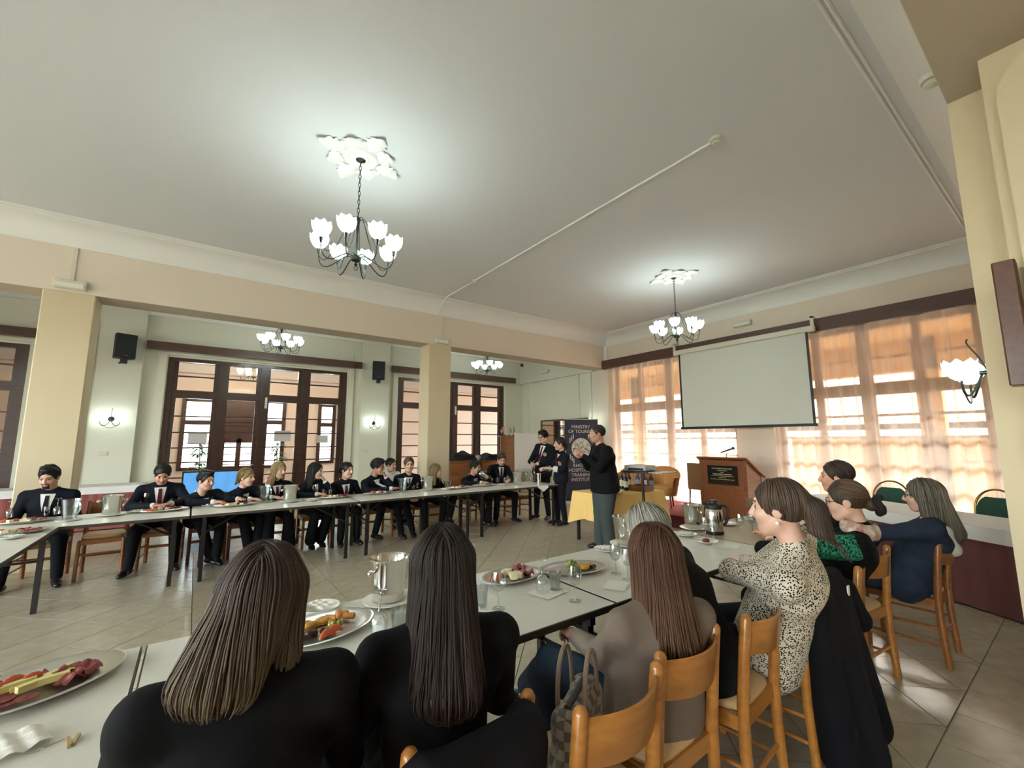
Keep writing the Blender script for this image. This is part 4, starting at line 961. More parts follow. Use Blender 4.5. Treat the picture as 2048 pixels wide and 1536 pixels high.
# far row, left to right
for px, py, f, lb in ((64, 1030, 0, 'left of the person by the left pillar’s tumbler'), (18, 1036, 1, 'at the left edge of the far table'), (113, 1029, 1, 'between the person by the left pillar’s tumbler and pitcher'), (291, 1015, 0, 'left of the person with bent head’s maroon tie'), (342, 1011, 1, 'right of the person with bent head’s maroon tie'),
        (402, 1009, 0, 'before the person leaning on elbows’s sleeve'), (422, 1007, 1, 'before the person leaning on elbows’s tie'), (480, 1002, 0, 'before the person with raised hand'), (512, 998, 1, 'left of the pitcher by the person with raised hand'), (632, 993, 0, 'before the person covering the mouth'), (660, 991, 1, 'right of the person covering the mouth'),
        (711, 984, 0, 'before the person in maroon tie beside the seam'), (744, 981, 1, 'left of the bespectacled person left of the pillar'), (775, 978, 0, 'right of the bespectacled person left of the pillar'), (820, 975, 0, 'before the seated person with the crest'), (879, 973, 0, 'before the person at the second pillar'), (900, 971, 1, 'right of the person at the second pillar'),
        (938, 968, 1, 'before the bespectacled person by the cabinet'), (995, 965, 1, 'before the pouring person’s tie'), (1053, 962, 0, 'left of the dark bottle'), (1062, 961, 1, 'touching the dark bottle’s left side')): wg(px, py, lb, bool(f))
for px, py, lb in ((93, 1030, 'before the person by the left pillar’s tie'), (322, 1012, 'below the maroon tie'), (439, 1004, 'before the person leaning on elbows’s hands'), (505, 1000, 'before the person with raised hand'), (646, 991, 'before the person covering the mouth'), (731, 984, 'right of the far table’s middle seam'), (789, 978, 'left of the middle pitcher'), (835, 976, 'left of the third bucket'), (891, 973, 'in front of the second pillar'), (983, 966, 'before the pouring person'), (1009, 965, 'right of the pouring person’s hand')): tb(px, py, lb)
pit(138, 1041, 'before the person by the left pillar', 2.4); pit(528, 1004, 'before the person with raised hand', 2.2); pit(805, 984, 'before the seated person with the crest', 2.6)
bk(222, 1031, 'beside the empty far chair'); bk(579, 1004, 'before the person in black cardigan', .4); bk(855, 981, 'before the person at the second pillar', .1); bk(1035, 969, 'before the flipchart', .5)
for px, py, lb, s_ in ((275, 1025, 'left of the person with bent head’s platter', 3), (20, 1078, 'on the left side table', 4), (420, 1012, 'before the person leaning on elbows', 5), (622, 1002, 'right of the second bucket', 6), (891, 980, 'right of the third bucket', 7), (1002, 971, 'before the pouring person', 8)): plt(px, py, lb, True, s_)
# oval steel platters with food
M_ham = mat('ham', '#a2504a', .5, col2='#7d3434', noise=.3, nscale=30); M_sal = mat('salami', '#8a3a34', .5, col2='#5f2424', noise=.4, nscale=50); M_chee = mat('cheese', '#e3d58f', .5, noise=.1); M_chee2 = mat('pale_cheese', '#e9dfb5', .5)
M_fried = mat('fried', '#c98a3f', .6, col2='#9c5f22', noise=.3, nscale=30); M_gr = mat('grape', '#8c9d42', .3, col2='#6d7f2e', noise=.3); M_tom = mat('salmon', '#d0643a', .5, col2='#b04a28', noise=.3); M_past = mat('pastry', '#d8a84e', .55, col2='#b97f30', noise=.3, nscale=20)
def platter(x, y, rz, label, foods, seed, a=.25, b=.165, z=ZT):
    r = empty('oval_platter', (x, y, z), rz, label, 'platter', 'oval steel platters of food'); rr = random.Random(seed)
    MB().lathe([(.001, .005), (.72, .005), (.80, .012), (.97, .024), (1, .024), (1.0, .027), (.96, .029), (.80, .018), (.70, .011), (.001, .011)], n=40, sx=a, sy=b, caps=False).build('tray', M_steel2, r, True, 60)
    for (kind, u0, u1, v0, v1, n) in foods:
        for k in range(n):
            u, v = rr.uniform(u0, u1)*a, rr.uniform(v0, v1)*b; t = rr.uniform(0, PI); zz = .012+.012*rr.random()
            if kind == 'ham': 
                P = [[((i/9-.5)*.075*math.cos(t)-(j/5-.5)*.05*math.sin(t)+u, (i/9-.5)*.075*math.sin(t)+(j/5-.5)*.05*math.cos(t)+v, zz+.012*math.sin(i*.95+k)+.006*math.sin(j*1.2)+.010) for j in range(6)] for i in range(10)]
                MB().grid(P).build('ham_slice', M_ham, r, True, 180)
            elif kind == 'salami': MB().lathe([(.026, 0), (.027, .003), (.001, .004)], (u, v, zz), 14).build('salami_slice', M_sal, r)
            elif kind == 'cheese': MB().box((u, v, zz+.010), (.085, .020, .020), rr.uniform(-.4, .4)).build('cheese_stick', M_chee, r, False)
            elif kind == 'cube': MB().box((u, v, zz+.010), (.04, .03, .024), t).build('cheese_cube', M_chee2, r, False)
            elif kind == 'roll': c, s_ = math.cos(t)*.03, math.sin(t)*.03; MB().tube([(u-c, v-s_, zz+.012), (u-c*.8, v-s_*.8, zz+.012), (u+c*.8, v+s_*.8, zz+.012), (u+c, v+s_, zz+.012)], [.008, .014, .014, .008], 10).build('fried_roll', M_fried, r)
            elif kind == 'grape': MB().sphere((u, v, zz+.010+.02*rr.random()), .0115, 10, 7).build('grape', M_gr, r)
            elif kind == 'pastry': MB().sphere((u, v, zz+.008), .022, 10, 7, 1.5, .8, .6).build('pastry', M_past, r)
            elif kind == 'salmon': MB().tube(bez([(u-.03, v, zz), (u-.01, v+.012, zz+.024), (u+.02, v+.012, zz+.024), (u+.035, v, zz+.004)], 6), [.006, .012, .015, .016, .015, .012, .006], 8, flat=.6).build('salmon_roll', M_tom, r)
            elif kind == 'nut': MB().sphere((u, v, zz+.006), .014, 8, 6, 1.1, .9, .8).build('nut', M_dark, r)
    return r
COLD = [('salmon', -.45, .1, .1, .5, 7), ('cheese', -.45, .4, -.3, .3, 6), ('ham', -.1, .55, -.45, .1, 7), ('salami', -.6, -.2, -.5, .2, 5)]
COLD2 = [('salmon', -.62, -.4, -.2, .3, 4), ('cube', -.25, .2, -.4, .4, 9), ('ham', .2, .6, -.35, .35, 8)]
FRUIT = [('grape', -.15, .2, -.3, .4, 22), ('pastry', .25, .55, -.3, .3, 7), ('nut', .3, .6, -.4, 0, 4)]
FRY = [('pastry', -.35, .2, .0, .5, 7), ('roll', .05, .55, -.1, .3, 5), ('grape', 0, .25, -.5, -.2, 6), ('nut', -.35, .05, -.5, -.1, 8), ('salmon', -.2, .1, -.65, -.45, 2)]
FARF = [('cube', -.4, .3, -.4, .4, 7), ('ham', .1, .6, -.3, .3, 4), ('salmon', -.6, -.2, -.2, .3, 3)]
def pf(px, py, rz, lb, foods, seed, a=.25, b=.165, dz=0): x, y = onz(px, py, TZ); platter(x, y, rz, 'oval steel platter '+lb, foods, seed, a, b, ZT+dz)
pf(72, 1382, .55, 'of cold cuts and cheese at the bottom left', COLD, 1, .235, .165)
pf(640, 1266, .25, 'of fried rolls and fruit between the two people in black', FRY, 2, .24, .16)
pf(1022, 1158, .1, 'of cheese cubes and ham behind the wine glass', COLD2, 3, .215, .14)
pf(1146, 1143, -.25, 'of green grapes and pastries', FRUIT, 4, .225, .14)
for px, py, rz, lb, s_ in ((48, 1046, .1, 'of snacks in front of the person by the left pillar', 5), (30, 1068, .2, 'of snacks on the left side table', 9), (327, 1023, .1, 'of cheese before the person with bent head', 6), (470, 1012, 0, 'of cold cuts before the person with raised hand', 7), (672, 996, .1, 'of cold cuts before the person covering the mouth', 8), (758, 988, 0, 'of cheese before the bespectacled person left of the pillar', 10), (918, 977, .1, 'of snacks at the second pillar', 11), (968, 972, 0, 'of snacks before the pouring person', 12)): pf(px, py, rz, lb, FARF, s_, .24, .13)
# near table
bk(776, 1204, 'between the two people in black', .35)
wg(757, 1272, 'standing before the steel bucket on the near table', True); tb(797, 1262, 'beside the upturned glass before the near bucket'); tb(962, 1213, 'touching the second person in black’s right side')
wg(997, 1218, 'with a little white wine, right of the second person in black'); wg(1085, 1187, 'between the ham platter and the grape platter', True); tb(1110, 1180, 'on a napkin before the grape platter'); wg(1150, 1203, 'empty, below the grape platter')
wg(1232, 1148, 'left of the person in taupe'); wg(1256, 1160, 'nearest the person in taupe'); plt(1212, 1102, 'left of the black suit', True, 11); plt(640, 1220, 'behind the fried platter', True, 12)
x, y = onz(935, 1152, TZ); wg(941, 1150, 'behind the second person in black', True)
for px, py, s_, rz, lb, sd in ((830, 1300, .17, .3, 'by the second person’s left shoulder', 1), (960, 1235, .16, .8, 'under the tumbler right of the second person in black', 2), (1095, 1185, .19, .2, 'under the tumbler before the grape platter', 3), (1232, 1172, .15, .5, 'under two glasses by the person in taupe', 4), (18, 1500, .15, .4, 'crumpled in the corner', 5)):
    x, y = onz(px, py, TZ); napkin('napkin', x, y, ZT-.0018, s_, rz, 'paper napkin '+lb, sd, .003 if sd < 5 else .02)
r = empty('toothpicks', (0, 0, 0))
bpy.data.objects.remove(r)
for k, (a, b) in enumerate((((88, 1497), (130, 1480)), ((48, 1511), (80, 1504)))):
    p, q = onz(*a, TZ), onz(*b, TZ); tag(MB().cyl((p[0], p[1], ZT+.002), (q[0], q[1], ZT+.002), .0016, .0008, 6).build('toothpick', mat('toothpick', '#9a8a6a', .7)), ('longer' if k == 0 else 'shorter')+' wooden toothpick lying on the bottom left table', 'toothpick', 'loose toothpicks')
x, y = onz(143, 1486, TZ); r = empty('crumbs', (x, y, ZT), 0, 'small crumpled brown paper sleeve beside the toothpicks', 'paper'); MB().box((-.006, 0, .004), (.008, .05, .008), .2).build('strip', mat('brown_paper', '#b59a6a', .9), r, False); MB().box((.008, .004, .004), (.008, .045, .008), -.1).build('strip', MATS['brown_paper'], r, False)
# right-hand end: bucket, thermos, pitcher, plates, glasses
bk(1388, 1058, 'next to the steel thermos jug', 1.2)
x, y = onz(1430, 1068, TZ); r = empty('thermos_jug', (x, y, ZT), -.9, 'chrome thermos jug with black lid and handle on the beige table', 'thermos')
MB().lathe([(.072, 0), (.074, .03)], n=28).build('base', M_blackp, r); MB().lathe([(.072, .03), (.073, .10), (.072, .19), (.06, .22)], n=28).build('body', M_steel, r)
MB().lathe([(.062, .215), (.066, .225), (.062, .25), (.05, .262), (.03, .265), (.028, .28), (.036, .285), (.036, .292), (.001, .294)], n=24).build('lid', M_blackp, r)
MB().tube(bez([(.055, 0, .245), (.13, 0, .26), (.14, 0, .20), (.10, 0, .08), (.073, 0, .075)]), .012, 8).build('handle', M_blackp, r); MB().tube([(-.05, 0, .25), (-.085, 0, .262)], .016, 8).build('spout', M_blackp, r)
pit(1512, 1040, 'left of the person in the spotted blouse', 2.8)
for px, py, lb in ((1412, 1079, 'in front of the thermos jug'), (1428, 1075, 'right in front of the thermos base'), (1482, 1070, 'left of the spotted blouse'), (1505, 1066, 'in front of the right-hand pitcher'), (1524, 1062, 'right of the right-hand pitcher')): wg(px, py, lb)
plt(1455, 1050, 'behind the wine glasses on the beige table', False); plt(1372, 1072, 'beside the person in the black suit’s shoulder', True, 14); plt(1534, 1049, 'under the spotted blouse’s collar', False)
x, y = onz(1412, 1086, TZ); put(P_pl, x, y, ZT, 0, 'small plate with a piece of meat on the near table', 'plate', 'small white plates')
tag(MB().sphere((x, y, ZT+.02), .03, 10, 7, 1.3, .9, .5).build('meat_piece', M_ham), 'piece of cured meat on a small plate', 'food')
x, y = onz(1455, 1092, TZ); napkin('napkin', x, y, ZT-.0018, .2, .3, 'flat white paper sheet near the spotted sleeve', 9, .002)
x, y = onz(1252, 1090, TZ); put(P_b, x, y, ZT, .6, 'ice bucket on a white plate half hidden by the black suit', 'ice bucket', 'steel ice buckets')
# bottles
def bottle(x, y, z, m, mlabel, label, h=.30, r_=.037, group='wine bottles', ml=None):
    r = empty('wine_bottle', (x, y, z), random.uniform(0, 6), label, 'bottle', group)
    MB().lathe([(.001, .004), (r_*.8, 0), (r_, .006), (r_, h*.60), (r_*.85, h*.66), (.016, h*.76), (.0135, h*.80), (.0135, h*.94)], n=18, caps=False).build('glass', m, r)
    MB().lathe([(.0145, h*.86), (.0165, h*.94), (.0165, h*.955), (.0145, h*.96), (.0145, h), (.001, h)], n=14, caps=False).build('cap', M_blackp, r)
    MB().lathe([(r_+.0008, h*.18), (r_+.0008, h*.5)], n=18, caps=False).build('label', mlabel, r)
M_bg = mat('bottle_green', '#14180f', .1, coat=.5); M_bl = mat('bottle_label', '#dcd5c4', .7); M_bb = mat('bottle_blue', '#1c3a55', .1, coat=.5); M_bc = mat('bottle_brown', '#2a140c', .1, coat=.5); M_lb2 = mat('label_blue', '#8aa3ba', .7)
x, y = onz(1070, 964, TZ); bottle(x, y, ZT, M_bc, mat('label_dark', '#5a2a20', .7), 'dark wine bottle at the right end of the far table', .34)
# yellow table: bottles, plates, box
BB = [(1252, 972, M_bg, M_bl, 'first'), (1263, 975, M_bg, M_bl, 'second'), (1274, 972, M_bg, M_bl, 'third'), (1292, 966, M_bb, M_lb2, 'fourth'), (1300, 969, M_bb, M_bl, 'fifth'), (1308, 966, M_bg, M_lb2, 'sixth')]
for px, py, m1, m2, nth in BB:
    k_ = [b[4] for b in BB].index(nth); x, y = ((5.80, 4.80), (5.68, 4.62), (5.97, 4.79), (6.09, 4.70), (6.08, 4.56), (6.10, 4.44))[k_]
    bottle(x, y, TZ+.0125, m1, m2, nth+' bottle from the left on the yellow cloth', .30, group='bottles on the yellow cloth')
r = empty('wooden_box', (5.86, 4.47, TZ+.0125), .0, 'open reddish wooden box on the yellow cloth', 'box')
for a in ((-.12, -.108, -.15, .15), (.108, .12, -.15, .15)): MB().bb(*a, 0, .09).build('side', M_podw, r, False)
for a in ((-.108, .108, -.15, -.138), (-.108, .108, .138, .15)): MB().bb(*a, 0, .09).build('side', M_podw, r, False)
MB().bb(-.108, .108, -.138, .138, 0, .01).build('bottom', M_podw, r, False)
platter(5.22, 4.52, .3, 'oval steel platter with bread on the yellow cloth', [('pastry', -.4, .4, -.4, .4, 8)], 21, .22, .15, TZ+.0125)
# jug standing by the standing pair
x, y = onz(1100, 964, TZ); r = empty('steel_cup', (5.42, 6.52, ZT), 0, 'tall steel cup beside the standing person with white cuffs', 'cup'); MB().lathe([(.001, .003), (.035, .003), (.04, .18), (.037, .18), (.033, .01), (.001, .008)], n=20, caps=False).build('vessel', M_steel, r); MB().lathe([(.041, .17), (.043, .18), (.041, .186)], n=20, caps=False).build('rim', M_steel2, r)
x, y = onz(1070, 970, TZ); P = [[(x+(i-4)*.03, FY0-.012-(.0 if j < 3 else .004*(j-3))+(.16 if j == 0 else .08 if j == 1 else .012 if j == 2 else 0), (ZT+.004 if j < 3 else TZ-.0-(j-2)*.02*(1-abs(i-4)/5.5))) for i in range(9)] for j in range(8)]
tag(MB().grid(P).build('cloth_napkin', M_napkin, None, True, 180), 'white cloth napkin hanging over the far table edge by the bottle', 'napkin')
# ------------------------------------------------------------------ figures: smooth signed-distance bodies meshed with surface nets
def A3(p): return np.array(p, float)
class SDF:
    """list of tapered capsules (with optional widening along a side vector), smooth-united"""
    def __init__(s, k=.03): s.p = []; s.k = k; s.cuts = []; s.cutk = .008
    def cap(s, a, b, r0, r1=None, side=None, w=1.0, k=None): s.p.append((A3(a), A3(b), r0, r0 if r1 is None else r1, None if side is None else A3(side)/np.linalg.norm(side), w, k)); return s
    def ell(s, c, rad, k=None, R=None): s.p.append(('e', A3(c), A3(rad), k, R)); return s
    def cut_ell(s, c, rad, R=None): s.cuts.append(('e', A3(c), A3(rad), None, R)); return s
    def cut_plane(s, p, n): n = A3(n); s.cuts.append(('p', A3(p), n/np.linalg.norm(n))); return s
    def one(s, P, q):
        if isinstance(q[0], str):
            if q[0] == 'p': return -((P-q[1])@q[2])
            d = P-q[1]
            if q[4] is not None: d = d@q[4]
            k0 = np.linalg.norm(d/q[2], axis=1); k1 = np.linalg.norm(d/(q[2]**2), axis=1)+1e-9
            return k0*(k0-1)/k1
        a, b, r0, r1, sd, w_, k = q
        ab = b-a; L = ab@ab+1e-12; t = np.clip(((P-a)@ab)/L, 0, 1); d = P-a-t[:, None]*ab
        if sd is not None: c = d@sd; d = d-np.outer(c*(1-1/w_), sd)
        return np.linalg.norm(d, axis=1)-(r0+(r1-r0)*t)
    def __call__(s, P):
        P = np.asarray(P, float).reshape(-1, 3); D = None
        for q in s.p:
            d = s.one(P, q); k = (q[3] if isinstance(q[0], str) else q[6]) or s.k
            if D is None: D = d
            else: h = np.clip(.5+.5*(D-d)/k, 0, 1); D = D*(1-h)+d*h-k*h*(1-h)
        for q in s.cuts:
            d = -s.one(P, q) if q[0] == 'e' else -s.one(P, q); k = s.cutk; h = np.clip(.5-.5*(D-d)/k, 0, 1); D = D*(1-h)+d*h+k*h*(1-h)
        return D
    def bounds(s, pad=.03):
        lo, hi = [], []
        for q in s.p:
            if isinstance(q[0], str): m = np.max(q[2]); lo.append(q[1]-m); hi.append(q[1]+m)
            else:
                r = max(q[2], q[3])*max(1, q[5]); lo.append(np.minimum(q[0], q[1])-r); hi.append(np.maximum(q[0], q[1])+r)
        return np.min(lo, 0)-pad, np.max(hi, 0)+pad
    def nrm(s, P, e=.004):
        P = np.asarray(P, float).reshape(-1, 3); g = np.stack([s(P+e*np.eye(3)[i])-s(P-e*np.eye(3)[i]) for i in range(3)], 1)
        return g/(np.linalg.norm(g, axis=1, keepdims=True)+1e-9)
def nets(f, h, lo=None, hi=None):
    if lo is None: lo, hi = f.bounds()
    n = np.ceil((hi-lo)/h).astype(int)+1
    ax = [lo[i]+h*np.arange(n[i]) for i in range(3)]
    G = np.stack(np.meshgrid(*ax, indexing='ij'), -1).reshape(-1, 3); D = f(G).reshape(n)
    ins = D < 0
    c = np.zeros(np.array(n)-1, int)
    for a in (0, 1):
        for b in (0, 1):
            for d in (0, 1): c += ins[a:n[0]-1+a, b:n[1]-1+b, d:n[2]-1+d]
    act = (c > 0) & (c < 8); idx = np.argwhere(act); vid = -np.ones(act.shape, int); vid[act] = np.arange(len(idx))
    S_ = np.zeros((len(idx), 3)); N_ = np.zeros(len(idx))
    cor = [(a, b, d) for a in (0, 1) for b in (0, 1) for d in (0, 1)]
    for i in range(8):
        for j in range(i+1, 8):
            if sum(abs(cor[i][t]-cor[j][t]) for t in range(3)) != 1: continue
            A, B = idx+cor[i], idx+cor[j]; da, db = D[A[:, 0], A[:, 1], A[:, 2]], D[B[:, 0], B[:, 1], B[:, 2]]; m = (da < 0) != (db < 0)
            t = np.where(m, da/(da-db+1e-12), 0)[:, None]; S_ += np.where(m[:, None], A+(B-A)*t, 0); N_ += m
    V = lo+h*S_/N_[:, None]; F = []
    for a in range(3):
        b, d = (a+1) % 3, (a+2) % 3
        sl0 = [slice(None)]*3; sl1 = [slice(None)]*3; sl0[a] = slice(0, -1); sl1[a] = slice(1, None)
        s0, s1 = ins[tuple(sl0)], ins[tuple(sl1)]; e = np.argwhere(s0 != s1); e = e[(e[:, b] > 0) & (e[:, d] > 0) & (e[:, b] < n[b]-1) & (e[:, d] < n[d]-1)]
        fl = s0[e[:, 0], e[:, 1], e[:, 2]]
        def at(db, dd): q = e.copy(); q[:, b] -= db; q[:, d] -= dd; return vid[q[:, 0], q[:, 1], q[:, 2]]
        q = np.stack([at(1, 1), at(0, 1), at(0, 0), at(1, 0)], 1); q[~fl] = q[~fl][:, ::-1]; F.append(q)
    return V, np.concatenate(F)
def np_obj(name, V, F, mats, parent=None, mi=None):
    me = bpy.data.meshes.new(name); V = np.asarray(V, np.float32); F = np.asarray(F, np.int32)
    me.vertices.add(len(V)); me.vertices.foreach_set('co', V.ravel()); me.loops.add(F.size); me.loops.foreach_set('vertex_index', F.ravel())
    k = F.shape[1]; me.polygons.add(len(F)); me.polygons.foreach_set('loop_start', np.arange(0, F.size, k, dtype=np.int32))
    me.polygons.foreach_set('use_smooth', np.ones(len(F), bool))
    for m in (mats if isinstance(mats, (list, tuple)) else [mats]): me.materials.append(m)
    if mi is not None: me.polygons.foreach_set('material_index', np.asarray(mi, np.int32))
    me.update(calc_edges=True); me.validate(); o = bpy.data.objects.new(name, me); link(o)
    if parent: o.parent = parent
    return o
def sdf_obj(name, f, h, m, parent): V, F = nets(f, h); return np_obj(name, V, F, m, parent)
def join(parts):
    Vs, Fs, Ms, n = [], [], [], 0
    for V, F, m in parts: Vs.append(V); Fs.append(F+n); Ms.append(m if not np.isscalar(m) else np.full(len(F), m)); n += len(V)
    return np.concatenate(Vs), np.concatenate(Fs), np.concatenate(Ms)
# --- head template: x right, y forward, z up, origin between the ears
def head_sdf(fem):
    f = SDF(.018); j = .94 if fem else 1.0
    f.ell((0, -.012, .032), (.074, .094, .088)); f.ell((0, .030, -.030), (.060*j, .066, .082)); f.ell((0, .058, -.088), (.030*j, .030, .024), .02)
    for s_ in (-1, 1):
        f.ell((s_*.036, .060, -.026), (.026, .028, .028), .02); f.cap((s_*.050*j, .0, -.06), (s_*.028*j, .055, -.095), .022, .016, k=.025)
        f.cap((s_*.012, .086, .030), (s_*.044, .070, .030), .010, .009, k=.012); f.ell((s_*.076, -.006, -.004), (.009, .022, .031), .006, np.array([[1, 0, 0], [0, 1, 0], [0, 0, 1.]]))
    f.cap((0, .090, .016), (0, .110, -.022), .0075, .0125, k=.010); f.ell((0, .096, -.030), (.018, .014, .010), .008)
    f.ell((0, .087, -.054), (.024, .011, .0065), .006); f.ell((0, .085, -.066), (.020, .011, .007), .006)
    f.cap((0, -.022, -.05), (0, -.038, -.165), .052*(.88 if fem else 1.05), .058*(.88 if fem else 1.05), k=.03)
    f.cutk = .012
    for s_ in (-1, 1): f.cut_ell((s_*.031, .101, .010), (.019, .018, .012))
    return f
HEADS = {}
for fem in (0, 1):
    f = head_sdf(fem); V, F = nets(f, .0052); C = V[F].mean(1); m = np.zeros(len(F), int)
    x, y, z = C[:, 0], C[:, 1], C[:, 2]
    m[(np.abs(x) < .023) & (z < -.047) & (z > -.073) & (y > .086)] = 1
    m[(np.abs(x) > .010) & (np.abs(x) < .050) & (z > .0290+.08*(.03-np.abs(np.abs(x)-.03))) & (z < .0365) & (y > .07)] = 2
    beard = ((z < -.042) & (y > .02) & (z > -.125)) | ((np.abs(x) > .045) & (z < -.02) & (y > -.005) & (z > -.11))
    go = (np.abs(x) < .030) & (z < -.036) & (y > .07) & (m != 1)
    eyes = []
    for s_ in (-1, 1):
        mb = MB().sphere((s_*.031, .0745, .009), .0122, 12, 9); v = np.array(mb.v); q = [t if len(t) == 4 else (*t, t[-1]) for t in mb.f]; q = np.array(q); c = v[q].mean(1)
        eyes.append((v, q, np.where((c[:, 1] > .080) & (np.abs(c[:, 0]-s_*.031) < .0085), 4, 3)))
    HEADS[fem] = (V, F, m, beard, go, eyes)
# --- hand templates (right hand): wrist at origin, fingers +y, palm -z, thumb towards -x
def hand_mesh(curl, spread=.0, thumb=.5):
    f = SDF(.009)
    f.ell((0, .048, 0), (.039, .050, .0145)); f.cap((0, -.03, 0), (0, .02, 0), .024, .026, (1, 0, 0), 1.15, .015)
    for i, (x, L) in enumerate(((-.029, .072), (-.010, .080), (.010, .075), (.028, .060))):
        a = 0.0; p = A3((x, .088-.004*abs(i-1.3), 0)); d0 = A3((x*spread*4, 1, 0)); d0 /= np.linalg.norm(d0)
        f.cap((x*.8, .055, 0), p, .0105, .0098, k=.010)
        for seg, frac in enumerate((.45, .31, .24)):
            a += math.radians(curl*(.8 if seg == 0 else 1.0)); q = p+L*frac*(d0*math.cos(a)+A3((0, 0, -1))*math.sin(a)); f.cap(p, q, .0096-.0012*seg, .0086-.0012*seg, k=.005); p = q
    f.cap((-.024, .022, -.004), (-.047, .055, -.012-.02*thumb), .0145, .0115, k=.012); f.cap((-.047, .055, -.012-.02*thumb), (-.046+.03*thumb, .088, -.022-.03*thumb), .0108, .0085, k=.005)
    return nets(f, .0052)
HANDS = {'relax': hand_mesh(18), 'curl': hand_mesh(48, 0, .9), 'fist': hand_mesh(78, 0, 1.0), 'flat': hand_mesh(6, .12, .2)}
def frame(fwd, up):
    y = A3(fwd)/np.linalg.norm(fwd); x = np.cross(y, A3(up)); x /= np.linalg.norm(x)+1e-9; z = np.cross(x, y); return np.stack([x, y, z], 1)
def rotz(a): c, s_ = math.cos(a), math.sin(a); return np.array([[c, -s_, 0], [s_, c, 0], [0, 0, 1.]])
def rotx(a): c, s_ = math.cos(a), math.sin(a); return np.array([[1, 0, 0], [0, c, -s_], [0, s_, c]])
def roty(a): c, s_ = math.cos(a), math.sin(a); return np.array([[c, 0, s_], [0, 1, 0], [-s_, 0, c]])
# --- skin, hair, cloth materials
def skinm(h): return mat('skin_'+h.strip('#'), h, .5, sub=.08, noise=.06, nscale=30)
M_lip = mat('lip', '#b4766c', .45); M_eyew = mat('eye_white', '#b9aea4', .3); M_iris = mat('iris', '#2a1b12', .2); 
def hairm(c1, c2): return mat('hair_'+c1.strip('#'), c1, .42, col2=c2, noise=.3, nscale=3.0, stretch=(34, 34, 2.2), bump=.5, bscale=5, spec=.35)
def clothm(n, c, bump=.35, bs=14, rough=.85, **k): return mat('cloth_'+n, c, rough, bump=bump, bscale=bs, spec=.2, **k)
M_blaz = clothm('blazer', '#11141d'); M_blk = clothm('black', '#09090b'); M_trs = clothm('trousers', '#0f1116'); M_shirt = clothm('shirt', '#dcd9d6', .25, 25); M_tie = clothm('tie', '#5c1826', .2, 60); M_tied = clothm('tie_dark', '#241a22', .2, 60)
M_shoe = mat('shoe_black', '#121212', .35); M_crest = mat('crest', '#b3a06a', .6, col2='#5d5a4d', noise=.5, nscale=90)
M_jean = clothm('jeans', '#2f3b4c', .4, 40); M_jeang = clothm('jeans_grey', '#3f4544', .4, 30); M_denim = clothm('denim', '#2d3648', .5, 22, noise=.3, nscale=12, col2='#232b39'); M_taupe = clothm('taupe', '#77695e', .3, 20); M_hood = clothm('hood', '#b9b5a8', .4, 30)
M_gold2 = mat('glasses_frame', '#15110f', .4)
def hair_sdf(style, p):
    """hair volumes in head space"""
    f = SDF(.03); t = p.get('t', .012)
    f.ell((0, -.016, .036), (.074+t, .096+t, .088+t))
    if style in ('short', 'quiff', 'bun_top', 'receding'):
        f.cut_plane((0, -.02, -.036), (0, .30, -1)) if False else None
        f.cut_plane((0, .072, .052), (0, 1, -.55)); f.cut_plane((0, -.085, -.050), (0, .25, -1))
        f.cut_ell((0, .108, -.022), (.072, .078, .102))
        if style == 'quiff': f.ell((0, .045, .115), (.055, .055, .030), .03); f.ell((.01, .0, .12), (.06, .06, .025), .03)
        if style == 'bun_top': f.ell((0, -.075, .10), (.038, .038, .036), .01)
    elif style in ('long', 'longback', 'bob'):
        L = p.get('L', .34); w_ = p.get('w', 1.0); sp = p.get('spread', 0); bk_ = p.get('back', .085)
        f.cap((0, -.055, .02), (p.get('dx', 0), -bk_, -L), .070*w_, p.get('tip', .055)*w_, (1, 0, 0), 1.25+sp)
        if style != 'longback':
            for s_ in (-1, 1): f.cap((s_*.062, -.01, .03), (s_*(.075+sp*.05), p.get('sy', .015), -L*p.get('sl', .85)), .030, .026, (0, 1, 0), 1.3)
        f.cut_plane((0, .086, .072), (0, 1, -.35)) if False else None
        f.cut_ell((0, .125, -.03), (.060, .105, .105))
    elif style in ('pony', 'bunback', 'scrunch'):
        f.cut_plane((0, -.03, -.046), (0, .55, -1)); f.cut_ell((0, .118, -.02), (.072, .090, .098))
        if style == 'pony':
            pts = p['tail']
            for a, b, r0, r1 in pts: f.cap(a, b, r0, r1, k=.02)
        else: f.ell(p.get('bun', (0, -.125, -.01)), p.get('br', (.045, .04, .045)), .02)
    return f
